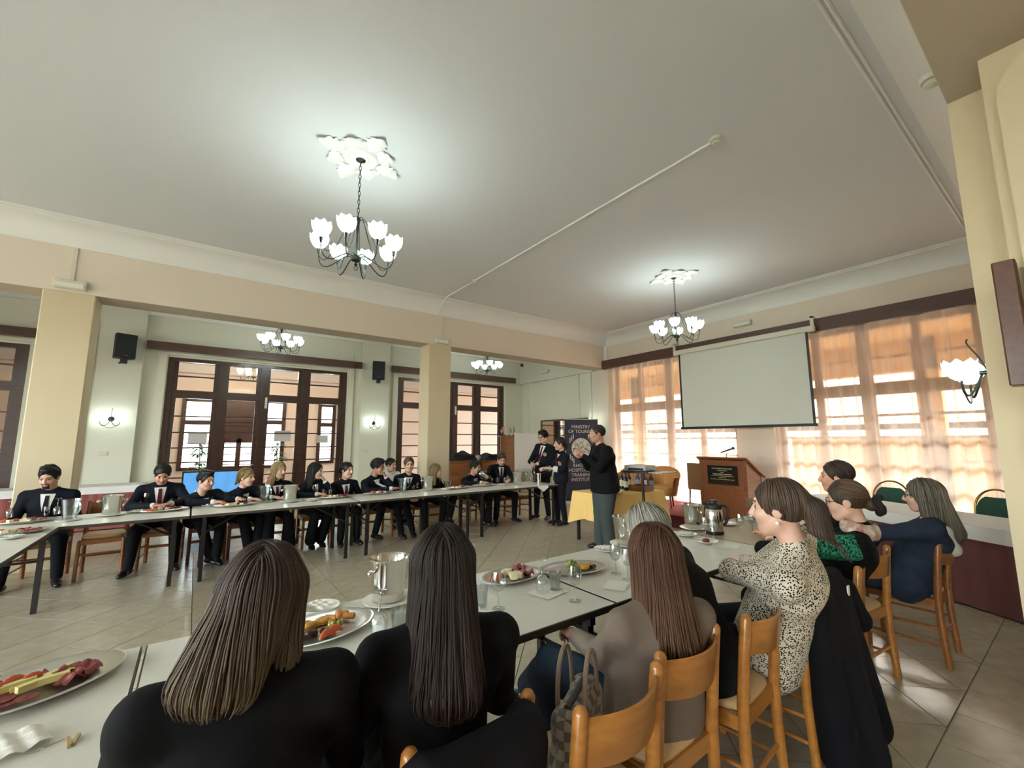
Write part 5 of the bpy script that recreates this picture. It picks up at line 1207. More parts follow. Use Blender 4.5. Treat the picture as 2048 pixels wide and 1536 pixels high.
def strands(f, n, length, m, name, parent, Rm, off, seed, up_dir=None, wid=.0035, step=.014, start=None, jit=.004, grav=(0, 0, -1), bias=None, cols=None, flare=0.0):
    """hair locks: streamlines flowing down the hair volume (f in head space), placed by Rm, off"""
    r = np.random.default_rng(seed); a = r.uniform(-PI, PI, n); e = np.arcsin(r.uniform(.10, 1.0, n))
    d = np.stack([np.cos(e)*np.cos(a), np.cos(e)*np.sin(a), np.sin(e)], 1); keep = ~((d[:, 1] > .45) & (d[:, 2] < .75)); d = d[keep]; n = len(d)
    P = np.array([0, -.016, .036])+d*.09
    for _ in range(6): P = P-f.nrm(P)*f(P)[:, None]*.9
    lay = r.uniform(-.002, jit, n)[:, None]; path = [P+f.nrm(P)*lay]; ok = np.ones(n, bool); ln = length*r.uniform(.82, 1.05, n); dist = np.zeros(n); swirl = r.normal(0, .10, (n, 3)); side = np.sign(P[:, 0]+r.normal(0, .01, n))
    g = A3(grav); steps = int(length*1.1/step)
    for k in range(steps):
        N = f.nrm(P); D = g-N*(N@g)[:, None]+swirl*.35; 
        if k < 7: D = D+np.stack([side*.55, np.full(n, -.35), np.zeros(n)], 1)*(1-k/7)*np.clip((P[:, 2]-.085)/.03, 0, 1)[:, None]
        D /= np.linalg.norm(D, axis=1, keepdims=True)+1e-9; Q = P+D*step; dd = f(Q)
        corr = np.clip(dd, -.01, .01)[:, None]*f.nrm(Q)
        fall = k*step/length; P = np.where((dist < ln)[:, None], Q-corr*(.85), P); dist += step
        path.append(P+f.nrm(P)*lay*(1+flare*fall))
    path = np.stack(path, 1); K = path.shape[1]
    # rings
    T = np.gradient(path, axis=1); T /= np.linalg.norm(T, axis=2, keepdims=True)+1e-9
    Nn = path-np.array([0, -.02, 0]); Nn = Nn/(np.linalg.norm(Nn, axis=2, keepdims=True)+1e-9); B = np.cross(T, Nn); B /= np.linalg.norm(B, axis=2, keepdims=True)+1e-9; Nn = np.cross(B, T)
    s_ = np.linspace(0, 1, K)[None, :, None]; wd = wid*r.uniform(.7, 1.5, n)[:, None, None]*np.minimum(1, .35+s_*6)*np.clip((1.02-s_)*4, .12, 1)
    ring = [path+B*wd, path+Nn*wd*.55, path-B*wd, path-Nn*wd*.3]
    V = np.stack(ring, 2).reshape(-1, 3); i = np.arange(n)[:, None, None]*K*4; k = np.arange(K-1)[None, :, None]*4; q = np.arange(4)[None, None, :]
    a0 = i+k+q; a1 = i+k+(q+1) % 4; F = np.stack([a0, a1, a1+4, a0+4], -1).reshape(-1, 4)
    o = np_obj(name, V@Rm.T+off, F, m, parent)
    at = o.data.attributes.new('tone', 'FLOAT', 'POINT'); tone = np.repeat(r.uniform(0, 1, n), K*4); at.data.foreach_set('value', tone.astype(np.float32))
    at = o.data.attributes.new('along', 'FLOAT', 'POINT'); at.data.foreach_set('value', np.tile(np.repeat(np.linspace(0, 1, K), 4), n).astype(np.float32))
    tag(o, kind='stuff'); return o
def strandm(name, dark, light, tip=None, rough=.58):
    m = bpy.data.materials.new(name); m.use_nodes = True; t = m.node_tree; b = t.nodes['Principled BSDF']; b.inputs['Roughness'].default_value = rough; b.inputs['Specular IOR Level'].default_value = .45
    at = t.nodes.new('ShaderNodeAttribute'); at.attribute_name = 'tone'; rp = t.nodes.new('ShaderNodeValToRGB'); rp.color_ramp.elements[0].color = (*srgb(dark), 1); rp.color_ramp.elements[1].color = (*srgb(light), 1); t.links.new(at.outputs['Fac'], rp.inputs[0])
    if tip:
        a2 = t.nodes.new('ShaderNodeAttribute'); a2.attribute_name = 'along'; mr = t.nodes.new('ShaderNodeMapRange'); mr.inputs[1].default_value = .35; mr.inputs[2].default_value = .95; t.links.new(a2.outputs['Fac'], mr.inputs[0])
        mx = t.nodes.new('ShaderNodeMix'); mx.data_type = 'RGBA'; t.links.new(mr.outputs[0], mx.inputs[0]); t.links.new(rp.outputs[0], mx.inputs[6]); mx.inputs[7].default_value = (*srgb(tip), 1); t.links.new(mx.outputs[2], b.inputs['Base Color'])
    else: t.links.new(rp.outputs[0], b.inputs['Base Color'])
    return m

def person(label, pos, face, head, look=(0, 0, 0), fem=0, skin='#c79a80', hair=('short', '#221a17', '#120d0b', {}), top=M_blaz, bottom=M_trs, shoes=M_shoe, arms=None, legs=None, stand=False,
           bulk=1.0, hs=1.0, res=.015, shirt=None, tie=None, crest=False, glasses=False, beard=0, flare=0, shoulder=.175, strand=None, hipz=None, sleeve=True, open_=.5, sleeve_m=None, hem=.0, group=None, hips=None, collar=None, hair_up=True, loose=1.0, flat_hem=False, shdrop=.078):
    """pos: floor point under the hips (world); face: world yaw the body faces; head: world head centre; look: (world yaw, pitch down, roll) degrees
       arms: per side (L,R) (elbow, wrist, hand pose, palm normal) in local coords; legs: (knee, ankle, toe yaw)"""
    fr = math.radians(face)-PI/2; root = empty('person', (pos[0], pos[1], 0), fr, label, 'person', group)
    Rw = rotz(-fr); H = Rw@(A3(head)-A3((pos[0], pos[1], 0)))
    hz = hipz or (.93 if stand else .545); Pv = A3((0, 0, hz)) if hips is None else A3(hips)
    yl = math.radians(look[0]-face); Rh = rotz(yl)@rotx(-math.radians(look[1]))@roty(math.radians(look[2]))
    Nk = H+Rh@A3((0, -.036, -.135))*hs+A3((0, -.005, -.025)); ax = Nk-Pv; up = ax/np.linalg.norm(ax)
    tw = yl*.18; xr = rotz(tw)@A3((1, 0, 0)); xr -= up*(xr@up); xr /= np.linalg.norm(xr); fw = np.cross(up, xr)
    waist = Pv+ax*.30-fw*.005; chest = Pv+ax*.68-fw*.015; b = bulk
    sh = {s_: Nk-up*shdrop+xr*s_*shoulder*(.95+.05*b)-fw*.01 for s_ in (-1, 1)}
    if arms is None: arms = [((-.24, .12, .66), (-.12, .36, .78), 'relax', (0, 0, 1)), ((.24, .12, .66), (.12, .36, .78), 'relax', (0, 0, 1))]
    arms = list(arms)
    for i, s_ in enumerate((-1, 1)):
        if arms[i][0] == 'mouth':        # elbow on the table, knuckles at the mouth
            mth = H+Rh@A3((0, .098, -.062))*hs; hf = Rh@A3((0, 1, 0)); wr_ = mth+hf*.030+A3((s_*.035, 0, -.088)); e0 = A3((wr_[0]*.6+s_*.12, max(wr_[1]+.02, .30), .80))
            arms[i] = (tuple(e0), tuple(wr_), arms[i][1], tuple(hf*.9+A3((s_*.3, 0, 0))), tuple(mth-hf*.004+A3((0, 0, .02))-wr_))
    def torso(f, e):   # e: inflation
        f.cap(Pv+up*.0, waist, .118*b+e, .108*b+e, xr, 1.32); f.cap(waist, chest, .108*b+e, .118*b+e, xr, 1.38); f.cap(chest, Nk-up*.07, .112*b+e, .070+e, xr, 1.5)
        f.cap(sh[-1], sh[1], .053*b+e, None, k=.05); f.cap(Nk-up*.03-xr*.05, sh[-1]+up*.02, .050+e, .034+e, k=.05); f.cap(Nk-up*.03+xr*.05, sh[1]+up*.02, .050+e, .034+e, k=.05)
        if fem: f.cap(chest+fw*.06-xr*.06, chest+fw*.06+xr*.06, .062*b+e, k=.04)
        f.cap(Nk-up*.09, Nk+up*.01, .062+e*.5, .050+e*.3, k=.04)
    tj = SDF(.035); torso(tj, 0 if not open_ else 0); EL = []
    for i, s_ in enumerate((-1, 1)):
        e_, w_ = A3(arms[i][0]), A3(arms[i][1]); wr = e_+(w_-e_)*(.86 if sleeve else .45)
        tj.cap(sh[s_], e_, .056*b**.7, .048*b**.6, k=.03); tj.cap(e_, wr, .049*b**.6, .036 if sleeve else .05, k=.02); EL.append((e_, w_))
    if hem: tj.cap(waist, Pv-up*hem, .125*b, .142*b, xr, 1.50)
    if flat_hem: tj.cutk = .004; tj.cut_plane(Pv-up*(hem+.06), -up)
    tops = tj
    # body: one continuous skin mesh
    bd = SDF(.03); torso(bd, -.022)
    for i, s_ in enumerate((-1, 1)):
        bd.cap(sh[s_], EL[i][0], .042, .036); bd.cap(EL[i][0], EL[i][1], .037, .025, k=.015)
    if legs is None:
        legs = ([((-.10, .02, .50), (-.10, .0, .09), 8), ((.10, .02, .50), (.10, 0, .09), -8)] if stand else [((-.11, .42, .50), (-.12, .40, .09), 10), ((.11, .42, .50), (.12, .40, .09), -10)])
    hip = {-1: Pv+xr*-.085*b-up*.01, 1: Pv+xr*.085*b-up*.01}
    tr = SDF(.03); tr.cap(hip[-1], hip[1], .108*b, k=.03); tr.cap(Pv, waist, .112*b, .10*b, xr, 1.25)
    for i, s_ in enumerate((-1, 1)):
        kn, an = A3(legs[i][0]), A3(legs[i][1]); bd.cap(hip[s_], kn, .07, .048); bd.cap(kn, an-A3((0, 0, .02)), .046, .032, k=.02)
        tr.cap(hip[s_], kn, .094*b**.8*loose, .068*b**.5*loose, k=.03); tr.cap(kn, an+(kn-an)*.02, .066*b**.5*loose, .050+flare, k=.02)
    Vb, Fb = nets(bd, .022)
    V, F, m, brd, go, eyes = HEADS[fem]; mm = m.copy()
    if beard == 1: mm[go & (mm == 0)] = 5
    if beard == 2: mm[brd & (mm != 1)] = 6
    parts = [(Vb, Fb, 0)]; hm = lambda v: (v*hs)@Rh.T+H
    parts.append((hm(V), F, mm))
    for v, q, k in eyes: parts.append((hm(v), q, k))
    for i, s_ in enumerate((-1, 1)):
        v, q = HANDS[arms[i][2]]; v = v.copy()
        if s_ == -1: v[:, 0] *= -1; q = q[:, ::-1]
        R_ = frame(arms[i][4] if len(arms[i]) > 4 else EL[i][1]-EL[i][0], arms[i][3]); parts.append(((v*(.92 if fem else 1.02))@R_.T+EL[i][1], q, 0))
    sk = skinm(skin); hc = hairm(hair[1], hair[2]); V_, F_b, M_ = join(parts)
    np_obj('body', V_, F_b, [sk, M_lip, hc, M_eyew, M_iris, hc, mat('stubble_'+skin.strip('#'), '#b2846e', .6)], root, M_)
    to = sdf_obj('jacket' if top in (M_blaz, M_blk) else 'top', tops, res, top, root)
    sdf_obj('trousers', tr, res*1.1, bottom, root)
    for i, s_ in enumerate((-1, 1)):       # shoes
        an = A3(legs[i][1]); ty = math.radians(legs[i][2]); pt = math.radians(legs[i][3]) if len(legs[i]) > 3 else 0; d = rotz(ty)@A3((0, math.cos(pt), -math.sin(pt))); u = rotz(ty)@A3((0, math.sin(pt), math.cos(pt))); f = SDF(.02)
        z0 = -.045; f.cap(an-u*.045-d*.045, an-u*.045+d*.10, .036, .034, np.cross(d, u), 1.12); f.cap(an-u*.052+d*.10, an-u*.056+d*.165, .034, .026, np.cross(d, u), 1.25); f.cap(an, an-u*.04, .042, .038)
        if pt == 0: f.cut_plane((0, 0, .004), (0, 0, -1))
        sdf_obj('shoe', f, .011, shoes, root)
    # decals raised on the chest
    if not sleeve:
        for i in (0, 1): e_, w_ = EL[i]; MB().tube([e_+(w_-e_)*.32, e_+(w_-e_)*.62], [.057, .050], 16, caps=False).build('rolled_cuff', M_shirt, root)
    def decal(name, rows, m, lift=.006, axis=None, par=None):
        P = []
        for row in rows:
            q = []
            for (u_, v_) in row:
                base = Nk-up*v_+xr*u_; p = base+fw*.32
                for _ in range(30):
                    d = tj(p[None])[0]
                    if d < lift or (p-base)@fw < -.05: break
                    p = p-fw*max(d-lift+.0008, .001)
                q.append(tuple(p))
            P.append(q)
        mb = MB().grid(P); return mb.build(name, m, par or root, True, 180)
    if shirt:
        L_ = .30 if shirt is True else shirt
        so = decal('shirt', [[(u*(.060*(1-t*.92)+.002), .035+t*L_) for u in (-1, -.6, -.2, .2, .6, 1)] for t in [i/9 for i in range(10)]], M_shirt, .004)
        cl = MB()
        for s_ in (-1, 1):
            pts = []
            for i in range(6):
                a = i/5; th = a*PI*.82; pts.append(Nk+up*.012*(1-.5*(1-a))-up*(.034*(1-a))+xr*s_*(.012+.052*math.sin(th*.62+.02))+fw*(.055-.105*a))
            rows = [[tuple(p+up*.022) for p in pts], [tuple(p+(fw*.006+xr*s_*.006)) for p in pts]]; cl.grid(rows)
        tag(cl.build('collar', M_shirt, so, True, 180), kind='stuff')
        for s_ in (-1, 1):     # lapels
            decal('lapel', [[(s_*(.066*(1-t*.90)+.002+w2*.030*(1-.6*t)), .03+t*L_) for w2 in (0, .5, 1)] for t in [i/7 for i in range(8)]], top, .008)
        for i, s_ in enumerate((-1, 1)):
            if sleeve: e_, w_ = EL[i]; MB().tube([e_+(w_-e_)*.93, e_+(w_-e_)+(w_-e_)/np.linalg.norm(w_-e_)*.022], [.0325, .0325], 14, caps=False).build('cuff', M_shirt, root)
    if tie:
        decal('tie', [[(u*(.016+.014*t if t > .12 else .017), .050+t*.30) for u in (-1, 0, 1)] for t in [i/9 for i in range(10)]], tie, .011)
    if crest:
        c = [(.085+.036*math.cos(t)*0, .19) for t in (0,)]
        decal('crest', [[(-.092+r_*.036*math.cos(a), .20+r_*.040*math.sin(a)) for a in [2*PI*i/14 for i in range(15)]] for r_ in (.02, .5, 1)], M_crest, .009)
    # hair
    f = hair_sdf(hair[0], hair[3]); V, F = nets(f, .0075 if strand else .0085)
    az = np.arctan2(V[:, 0], -V[:, 1]+.03); V = V+f.nrm(V)*(np.sin(az*37+V[:, 2]*25)*.0012-.0015)[:, None]
    ho = np_obj('hair', hm(V), F, hc, root)
    if not strand:
        lw_ = hair[0] in ('long', 'bob'); sm = MATS.get('lk'+hair[1]) or strandm('lk'+hair[1], hair[2], hair[1], None, .5); MATS['lk'+hair[1]] = sm
        strand = (260, (hair[3].get('L', .2)+.15), sm, {'wid': .0035, 'jit': .003}) if lw_ else (240, .085 if hair[0] != 'pony' else .2, sm, {'wid': .0030, 'jit': .005, 'grav': (0, -.5, -1)})
    if strand: strands(f, strand[0], strand[1], strand[2], 'hair_locks', ho, Rh*hs, H, len(label), **(strand[3] if len(strand) > 3 else {}))
    if glasses:
        g = MB()
        for s_ in (-1, 1):
            g.tube([tuple(hm(A3([(s_*.033+.024*math.cos(t), .099-.10*abs(.024*math.cos(t)*s_), .008+.019*math.sin(t))]))[0]) for t in [2*PI*i/16 for i in range(17)]], .0022, 5)
            g.tube([tuple(hm(A3([q]))[0]) for q in ((s_*.057, .094, .012), (s_*.076, .05, .012), (s_*.080, -.005, .012))], .0022, 5)
        g.tube([tuple(hm(A3([q]))[0]) for q in ((-.010, .102, .012), (.010, .102, .012))], .0022, 5); tag(g.build('glasses', M_gold2, root), kind='stuff')
    return dict(root=root, tj=tj, Nk=Nk, up=up, xr=xr, fw=fw, H=H, Rh=Rh, hm=hm, decal=decal, sh=sh, Rw=Rw, pos=pos, top=to, tr=tr)
# ------------------------------------------------------------------ the people
def ony(x, y, Y): d = ray(x, y); t = Y/d[1]; return np.array([d[0]*t, Y, CAMH+d[2]*t])
def loc(pos, face, p): return tuple(rotz(PI/2-math.radians(face))@(A3(p)-A3((pos[0], pos[1], 0))))
ST = 'people seated along the far row'
UPV = (0, 0, 1)
TBL = [((-.25, .20, .76), (-.09, .43, .79), 'relax', UPV), ((.25, .20, .76), (.10, .42, .79), 'relax', UPV)]
LAP = [((-.25, .06, .68), (-.10, .30, .62), 'relax', UPV), ((.25, .06, .68), (.10, .30, .62), 'relax', UPV)]
def far(label, px, py, hy=7.14, dx=0, look=(300, 5, 0), face=270, **k):
    h = ony(px, py, hy); return person(label, (h[0]+dx, 7.29), face, h, look, group=ST, **k)
DK = ('#1c1614', '#0d0a09'); 
def sh_(st, c, **p): return (st, c[0], c[1], p)
CROSS = [((-.10, .44, .56), (.06, .50, .26), -20, 25), ((.11, .40, .50), (.10, .34, .09), 0)]
CROSS2 = [((-.11, .42, .50), (-.08, .46, .09), 0), ((.10, .42, .52), (-.03, .38, .09), 15)]
WIDE = [((-.19, .40, .50), (-.20, .36, .09), 15), ((.19, .40, .50), (.22, .38, .09), -20)]
BACKF = [((-.10, .38, .50), (-.08, .18, .10), 5, 20), ((.10, .38, .50), (.08, .22, .10), -5, 20)]
# far left, cut by the picture edge
person('dark-jacketed person cut off by the left edge of the picture', (-2.10, 7.27), 270, (-2.06, 7.15, 1.16), (270, 5, 0), hair=sh_('short', DK), shirt=True, tie=M_tied, group=ST, arms=TBL, shoulder=.19)
far('seated person in dark blazer and white shirt looking down beside the left pillar', 98, 955, look=(262, 20, 0), hair=sh_('quiff', DK), shirt=True, tie=M_tied, beard=1, skin='#c69a80', bulk=1.05, shoulder=.19, legs=WIDE, arms=LAP)
far('seated person in open blazer bending the head over a wide maroon tie', 325, 949, look=(275, 32, 0), hair=sh_('bun_top', DK), shirt=.34, tie=M_tie, bulk=1.12, shoulder=.185, skin='#c08f74', arms=[((-.29, .22, .79), (-.12, .44, .80), 'relax', UPV), ((.28, .20, .77), (.04, .42, .79), 'relax', UPV)], legs=WIDE)
far('seated person in dark blazer leaning on both elbows before the television', 412, 962, hy=7.02, dx=-.02, look=(308, 6, 0), face=285, hair=sh_('quiff', DK), shirt=.22, tie=M_tied, skin='#cda187', arms=[((-.24, .30, .79), (-.26, .52, .80), 'flat', UPV), ((.22, .32, .79), (.02, .50, .79), 'relax', UPV)], legs=CROSS2)
BL = ('#a58a5c', '#6e5635')
far('seated person in blazer and maroon tie leaning forward with one hand raised', 493, 955, hy=7.02, dx=-.02, look=(322, 4, 0), face=285, fem=1, hair=('pony', *BL, {'tail': [((0, -.10, .0), (.03, -.10, -.12), .03, .025), ((.03, -.10, -.12), (.05, -.06, -.22), .026, .015)]}), shirt=.25, tie=M_tie, skin='#d8ab93', bulk=.92, arms=[((-.20, .36, .80), (-.17, .42, .955), 'relax', (0, -1, 0), (0, .15, 1)), ((.24, .28, .78), (.06, .46, .79), 'relax', UPV)], flare=.03, legs=CROSS2, shoulder=.16)
far('seated person in black cardigan and flared trousers looking to the right', 558, 941, look=(300, 3, 0), fem=1, hair=('long', '#b59a68', '#7a6140', {'L': .20, 'w': .85, 'sy': -.02}), top=M_blk, shirt=.18, tie=M_tie, skin='#d8af98', bulk=.9, arms=TBL, flare=.045, shoulder=.16, legs=[((-.12, .42, .50), (-.16, .30, .12), 0, 25), ((.11, .42, .50), (.14, .44, .09), 0)])
far('seated person in blazer covering the mouth, without glasses', 632, 942, look=(322, 8, 0), face=280, fem=1, hair=('long', *DK, {'L': .30, 'w': .95, 'sy': -.01}), shirt=.2, tie=M_tie, skin='#d3a78f', bulk=.9, arms=[('mouth', 'curl'), ((.25, .2, .76), (.10, .42, .79), 'relax', UPV)], flare=.03, shoulder=.16, legs=BACKF)
far('seated person in blazer and maroon tie looking right, hands below the table', 694, 941, look=(298, 2, 0), fem=1, hair=('bunback', *DK, {}), shirt=.25, tie=M_tie, skin='#d6aa92', bulk=.92, arms=LAP, shoulder=.165)
far('seated person in glasses and blazer pressing a fist to the mouth', 756, 934, look=(318, 10, 0), face=285, hair=sh_('quiff', DK, t=.02), shirt=.12, skin='#b98a6d', glasses=True, arms=[('mouth', 'fist'), ((.25, .2, .76), (-.05, .40, .79), 'relax', UPV)], legs=[((-.19, .40, .50), (-.20, .50, .09), -15), ((.10, .38, .50), (.10, .22, .09), 5)])
far('seated person with a crest on the dark jacket facing the camera', 818, 930, look=(258, 2, 0), hair=sh_('short', ('#6b4d35', '#4a3424')), shirt=.13, tie=M_tied, crest=True, skin='#d3a48a', bulk=1.05, arms=LAP, legs=[((-.17, .42, .50), (-.19, .44, .09), -10), ((.14, .40, .50), (.02, .42, .09), -10)])
far('seated person in black with crossed legs in front of the second pillar', 872, 942, look=(325, 4, 0), face=290, fem=1, hair=('long', '#9c8660', '#63503a', {'L': .26, 'w': .9, 'sy': -.01}), top=M_blk, skin='#d5a98f', bulk=.88, arms=LAP, shoulder=.155, legs=CROSS)
far('seated person in glasses by the wooden cabinet raising a hand to the face', 951, 935, look=(300, 10, 0), face=275, hair=sh_('short', DK), shirt=.2, tie=M_tied, glasses=True, skin='#c09072', arms=[('mouth', 'curl'), ((.25, .2, .76), (.08, .42, .79), 'relax', UPV)], legs=CROSS2)
pr = far('seated person in white shirt and dark tie pouring from a steel jug', 1003, 918, look=(250, 32, 0), face=262, hair=sh_('quiff', ('#5a4030', '#36261c')), shirt=.32, tie=M_tied, skin='#d0a189', arms=[((-.24, .24, .80), (-.06, .40, .79), 'relax', UPV), ((.30, .18, .90), (.45, .36, .97), 'fist', (.5, .6, .6), (1, .3, -.1))], legs=WIDE)
# steel jug in the pouring hand
rp = pr['root']; ang = math.radians(262)-PI/2; jl = rotz(ang)@A3((.52, .40, .925)); j = empty('steel_jug', (rp.location[0]+jl[0], rp.location[1]+jl[1], jl[2]), ang, 'tilted steel jug with black handle held over the far table', 'jug')
Mj = Matrix.Rotation(math.radians(58), 4, Vector((0, 1, 0)))
o = MB().lathe([(.052, -.12), (.055, -.09), (.055, .03), (.045, .06), (.03, .075)], n=22).build('body', M_steel, j); o.matrix_local = Mj
o = MB().lathe([(.032, .07), (.034, .095), (.001, .10)], n=18).build('lid', M_blackp, j); o.matrix_local = Mj
o = MB().tube(bez([(-.03, 0, .085), (-.10, 0, .09), (-.10, 0, -.05), (-.055, 0, -.06)]), .010, 8).build('handle', M_blackp, j); o.matrix_local = Mj
o = MB().tube([(.03, 0, .06), (.06, 0, .085)], .012, 8).build('spout', M_blackp, j); o.matrix_local = Mj
# person half hidden figure
person('person in white half hidden behind the seated person with the crest', (3.12, 8.15), 270, (3.06, 8.10, 1.10), (300, 5, 0), hair=sh_('short', DK), top=M_shirt, group=ST, arms=LAP, fem=1)
# standing pair and the speaker
h = ony(1086, 874, 6.72); person('standing person in blazer with white shirt and long maroon tie, hands clasped', (h[0]+.02, 6.78), 195, h, (185, 14, 0), hair=sh_('quiff', DK, t=.018), shirt=.34, tie=M_tie, crest=True, glasses=True, skin='#cfa083', stand=True, hipz=.97, bulk=1.08, shoulder=.19, arms=[((-.27, .04, 1.13), (-.07, .27, 1.10), 'curl', UPV), ((.27, .04, 1.13), (.06, .26, 1.10), 'relax', UPV)], legs=[((-.11, .03, .52), (-.13, -.02, .09), 12), ((.11, .03, .52), (.14, .02, .09), -14)], hem=.06, group='standing pair')
h = ony(1119, 888, 6.10); person('standing person in dark sweater with white rolled cuffs', (h[0]+.04, 6.12), 165, h, (158, 4, 0), fem=1, hair=('pony', '#2a1c18', '#150e0c', {'tail': [((0, -.10, .04), (0, -.13, -.10), .035, .04), ((0, -.13, -.10), (.02, -.12, -.30), .04, .02)]}), shirt=.10, tie=M_tie, crest=True, skin='#d3a68c', stand=True, hipz=.88, bulk=.92, shoulder=.165, sleeve=False, arms=[((-.22, .08, 1.02), (-.08, .32, 1.05), 'curl', UPV), ((.22, .08, 1.02), (.06, .33, 1.04), 'curl', UPV)], legs=[((-.09, .03, .48), (-.10, -.02, .09), 8), ((.09, .03, .48), (.10, .03, .09), -8)], hem=.04, group='standing pair')
h = ony(1194, 868, 4.35); sp = person('standing person in black jacket and grey jeans gesturing with joined hands', (h[0]+.09, 4.32), 152, h, (150, 2, 0), hair=sh_('short', ('#3a2c24', '#251b16'), t=.008), top=M_blk, bottom=M_jeang, skin='#c9957c', beard=2, stand=True, hipz=.95, bulk=1.42, shoulder=.235, hs=1.04, loose=1.22, flare=.035, flat_hem=True, arms=[((-.27, .16, 1.17), (-.05, .34, 1.36), 'curl', (-.3, .3, 1), (.3, .5, .5)), ((.30, .14, 1.16), (.04, .35, 1.34), 'curl', (.5, .4, .8), (-.5, .5, .4))], legs=[((-.12, .03, .52), (-.14, -.01, .09), 12), ((.12, .03, .52), (.15, .03, .09), -12)], hem=.06, res=.013)
sp['decal']('zip', [[(u*.004, .06+t*.16) for u in (-1, 1)] for t in [i/6 for i in range(7)]], mat('zip_grey', '#4a4a4a', .5), .004)
# --- near row, seen from behind
S1 = strandm('locks_brown_blonde', '#30221b', '#46352a', '#6d5a44'); S2 = strandm('locks_dark', '#1a100d', '#291914', '#2f1c16'); S3 = strandm('locks_chestnut', '#3d2216', '#5f3b25', '#6a482f'); S5 = strandm('locks_brown', '#3a2a20', '#5b4636', '#6a5845'); S6 = strandm('locks_bun', '#4a3626', '#6b533b'); S7 = strandm('locks_greyish', '#4a4238', '#736958', '#5a4c3e'); S4 = strandm('locks_grey', '#77726a', '#9d968b')
NR = 'people seated along the near table'
h = ony(526, 1192, 1.22); person('person in black blazer seen from behind, leftmost at the near table', (.15, 1.32), 84, h, (70, 4, 4), fem=1, hair=('long', '#3a2a20', '#241812', {'L': .15, 'w': .86, 'tip': .078, 'back': .095, 'dx': -.045, 'sy': -.03, 'spread': .02, 't': .008}), top=M_blk, skin='#cfa38c', res=.011, bulk=1.05, shoulder=.175, arms=LAP, hs=.96, shdrop=.052, strand=(1300, .275, S1, {'wid': .0022, 'jit': .005, 'flare': 1.2}), group=NR)
h = ony(886, 1132, 1.22); person('person in black seen from behind, right of the near ice bucket', (.66, 1.32), 78, h, (62, 2, 0), fem=1, hair=('long', '#1e120e', '#120a08', {'L': .31, 'w': .90, 'tip': .085, 'back': .11, 'sy': -.045, 'spread': .05, 'dx': .02, 't': .008}), top=M_blk, skin='#c99c84', res=.011, bulk=1.0, shoulder=.175, arms=LAP, hs=.96, shdrop=.060, strand=(1300, .42, S2, {'wid': .0023, 'jit': .005, 'flare': .8}), group=NR)
pos3, f3 = (1.54, 1.16), 72; h = ony(1304, 1112, 1.13)
L3 = lambda p: loc(pos3, f3, p)
person('person in taupe sweater and jeans sitting with crossed legs', pos3, f3, h, (72, 4, 0), fem=1, hair=('long', '#42261a', '#2c170f', {'L': .30, 'w': .95, 'tip': .078, 'back': .095, 'sy': -.02, 'spread': .06, 't': .010}), top=M_taupe, bottom=M_jean, shoes=M_shoe, skin='#d6a58f', res=.011, bulk=1.08, shoulder=.175, hem=.05, arms=[(L3((1.36, 1.26, .72)), L3((1.46, 1.52, .68)), 'curl', UPV), (L3((1.74, 1.22, .72)), L3((1.50, 1.34, .66)), 'curl', (-.5, -.5, .6))], legs=[(L3((1.33, 1.52, .60)), L3((1.37, 1.75, .40)), 60, 20), (L3((1.36, 1.60, .50)), L3((1.30, 1.62, .09)), 10)], strand=(1100, .43, S3, {'wid': .0023, 'jit': .006, 'flare': 1.0}), group=NR)
pos4, f4 = (2.04, 1.20), 112; L4 = lambda p: loc(pos4, f4, p); h = ony(1293, 1062, 1.40)
person('person in black suit leaning forward behind the person in taupe', pos4, f4, h, (95, 22, 0), fem=1, hair=('bob', '#7d766b', '#57514a', {'L': .11, 'w': .95, 'tip': .05, 'back': .055, 'sl': .8}), top=M_blk, skin='#d3a891', res=.012, bulk=1.15, shoulder=.185, arms=[(L4((1.92, 1.44, .70)), L4((2.08, 1.52, .62)), 'relax', UPV), (L4((2.25, 1.36, .72)), L4((2.14, 1.54, .62)), 'relax', UPV)], strand=(420, .26, S4, {'wid': .0035}), group=NR)
M_leo = clothm('leopard', '#d8ccb8', .3, 18); t = M_leo.node_tree; vo = t.nodes.new('ShaderNodeTexVoronoi'); vo.inputs['Scale'].default_value = 110; rp = t.nodes.new('ShaderNodeValToRGB'); rp.color_ramp.interpolation = 'LINEAR'; nz = t.nodes.new('ShaderNodeTexNoise'); nz.inputs['Scale'].default_value = 9
mpn = [n for n in t.nodes if n.type == 'MAPPING'][0]; t.links.new(mpn.outputs[0], vo.inputs['Vector']); t.links.new(mpn.outputs[0], nz.inputs[0]); ad = t.nodes.new('ShaderNodeMath'); ad.operation = 'MULTIPLY_ADD'; ad.inputs[1].default_value = -.28; t.links.new(nz.outputs[0], ad.inputs[0]); t.links.new(vo.outputs['Distance'], ad.inputs[2]); t.links.new(ad.outputs[0], rp.inputs[0])
rp.color_ramp.elements[0].position = .25; rp.color_ramp.elements[0].color = (.008, .007, .007, 1); rp.color_ramp.elements[1].position = .285; rp.color_ramp.elements[1].color = (*srgb('#d8ccb8'), 1); t.links.new(rp.outputs[0], t.nodes['Principled BSDF'].inputs['Base Color'])
pos5, f5 = (2.50, 1.12), 108; L5 = lambda p: loc(pos5, f5, p); h = ony(1556, 1017, .97)
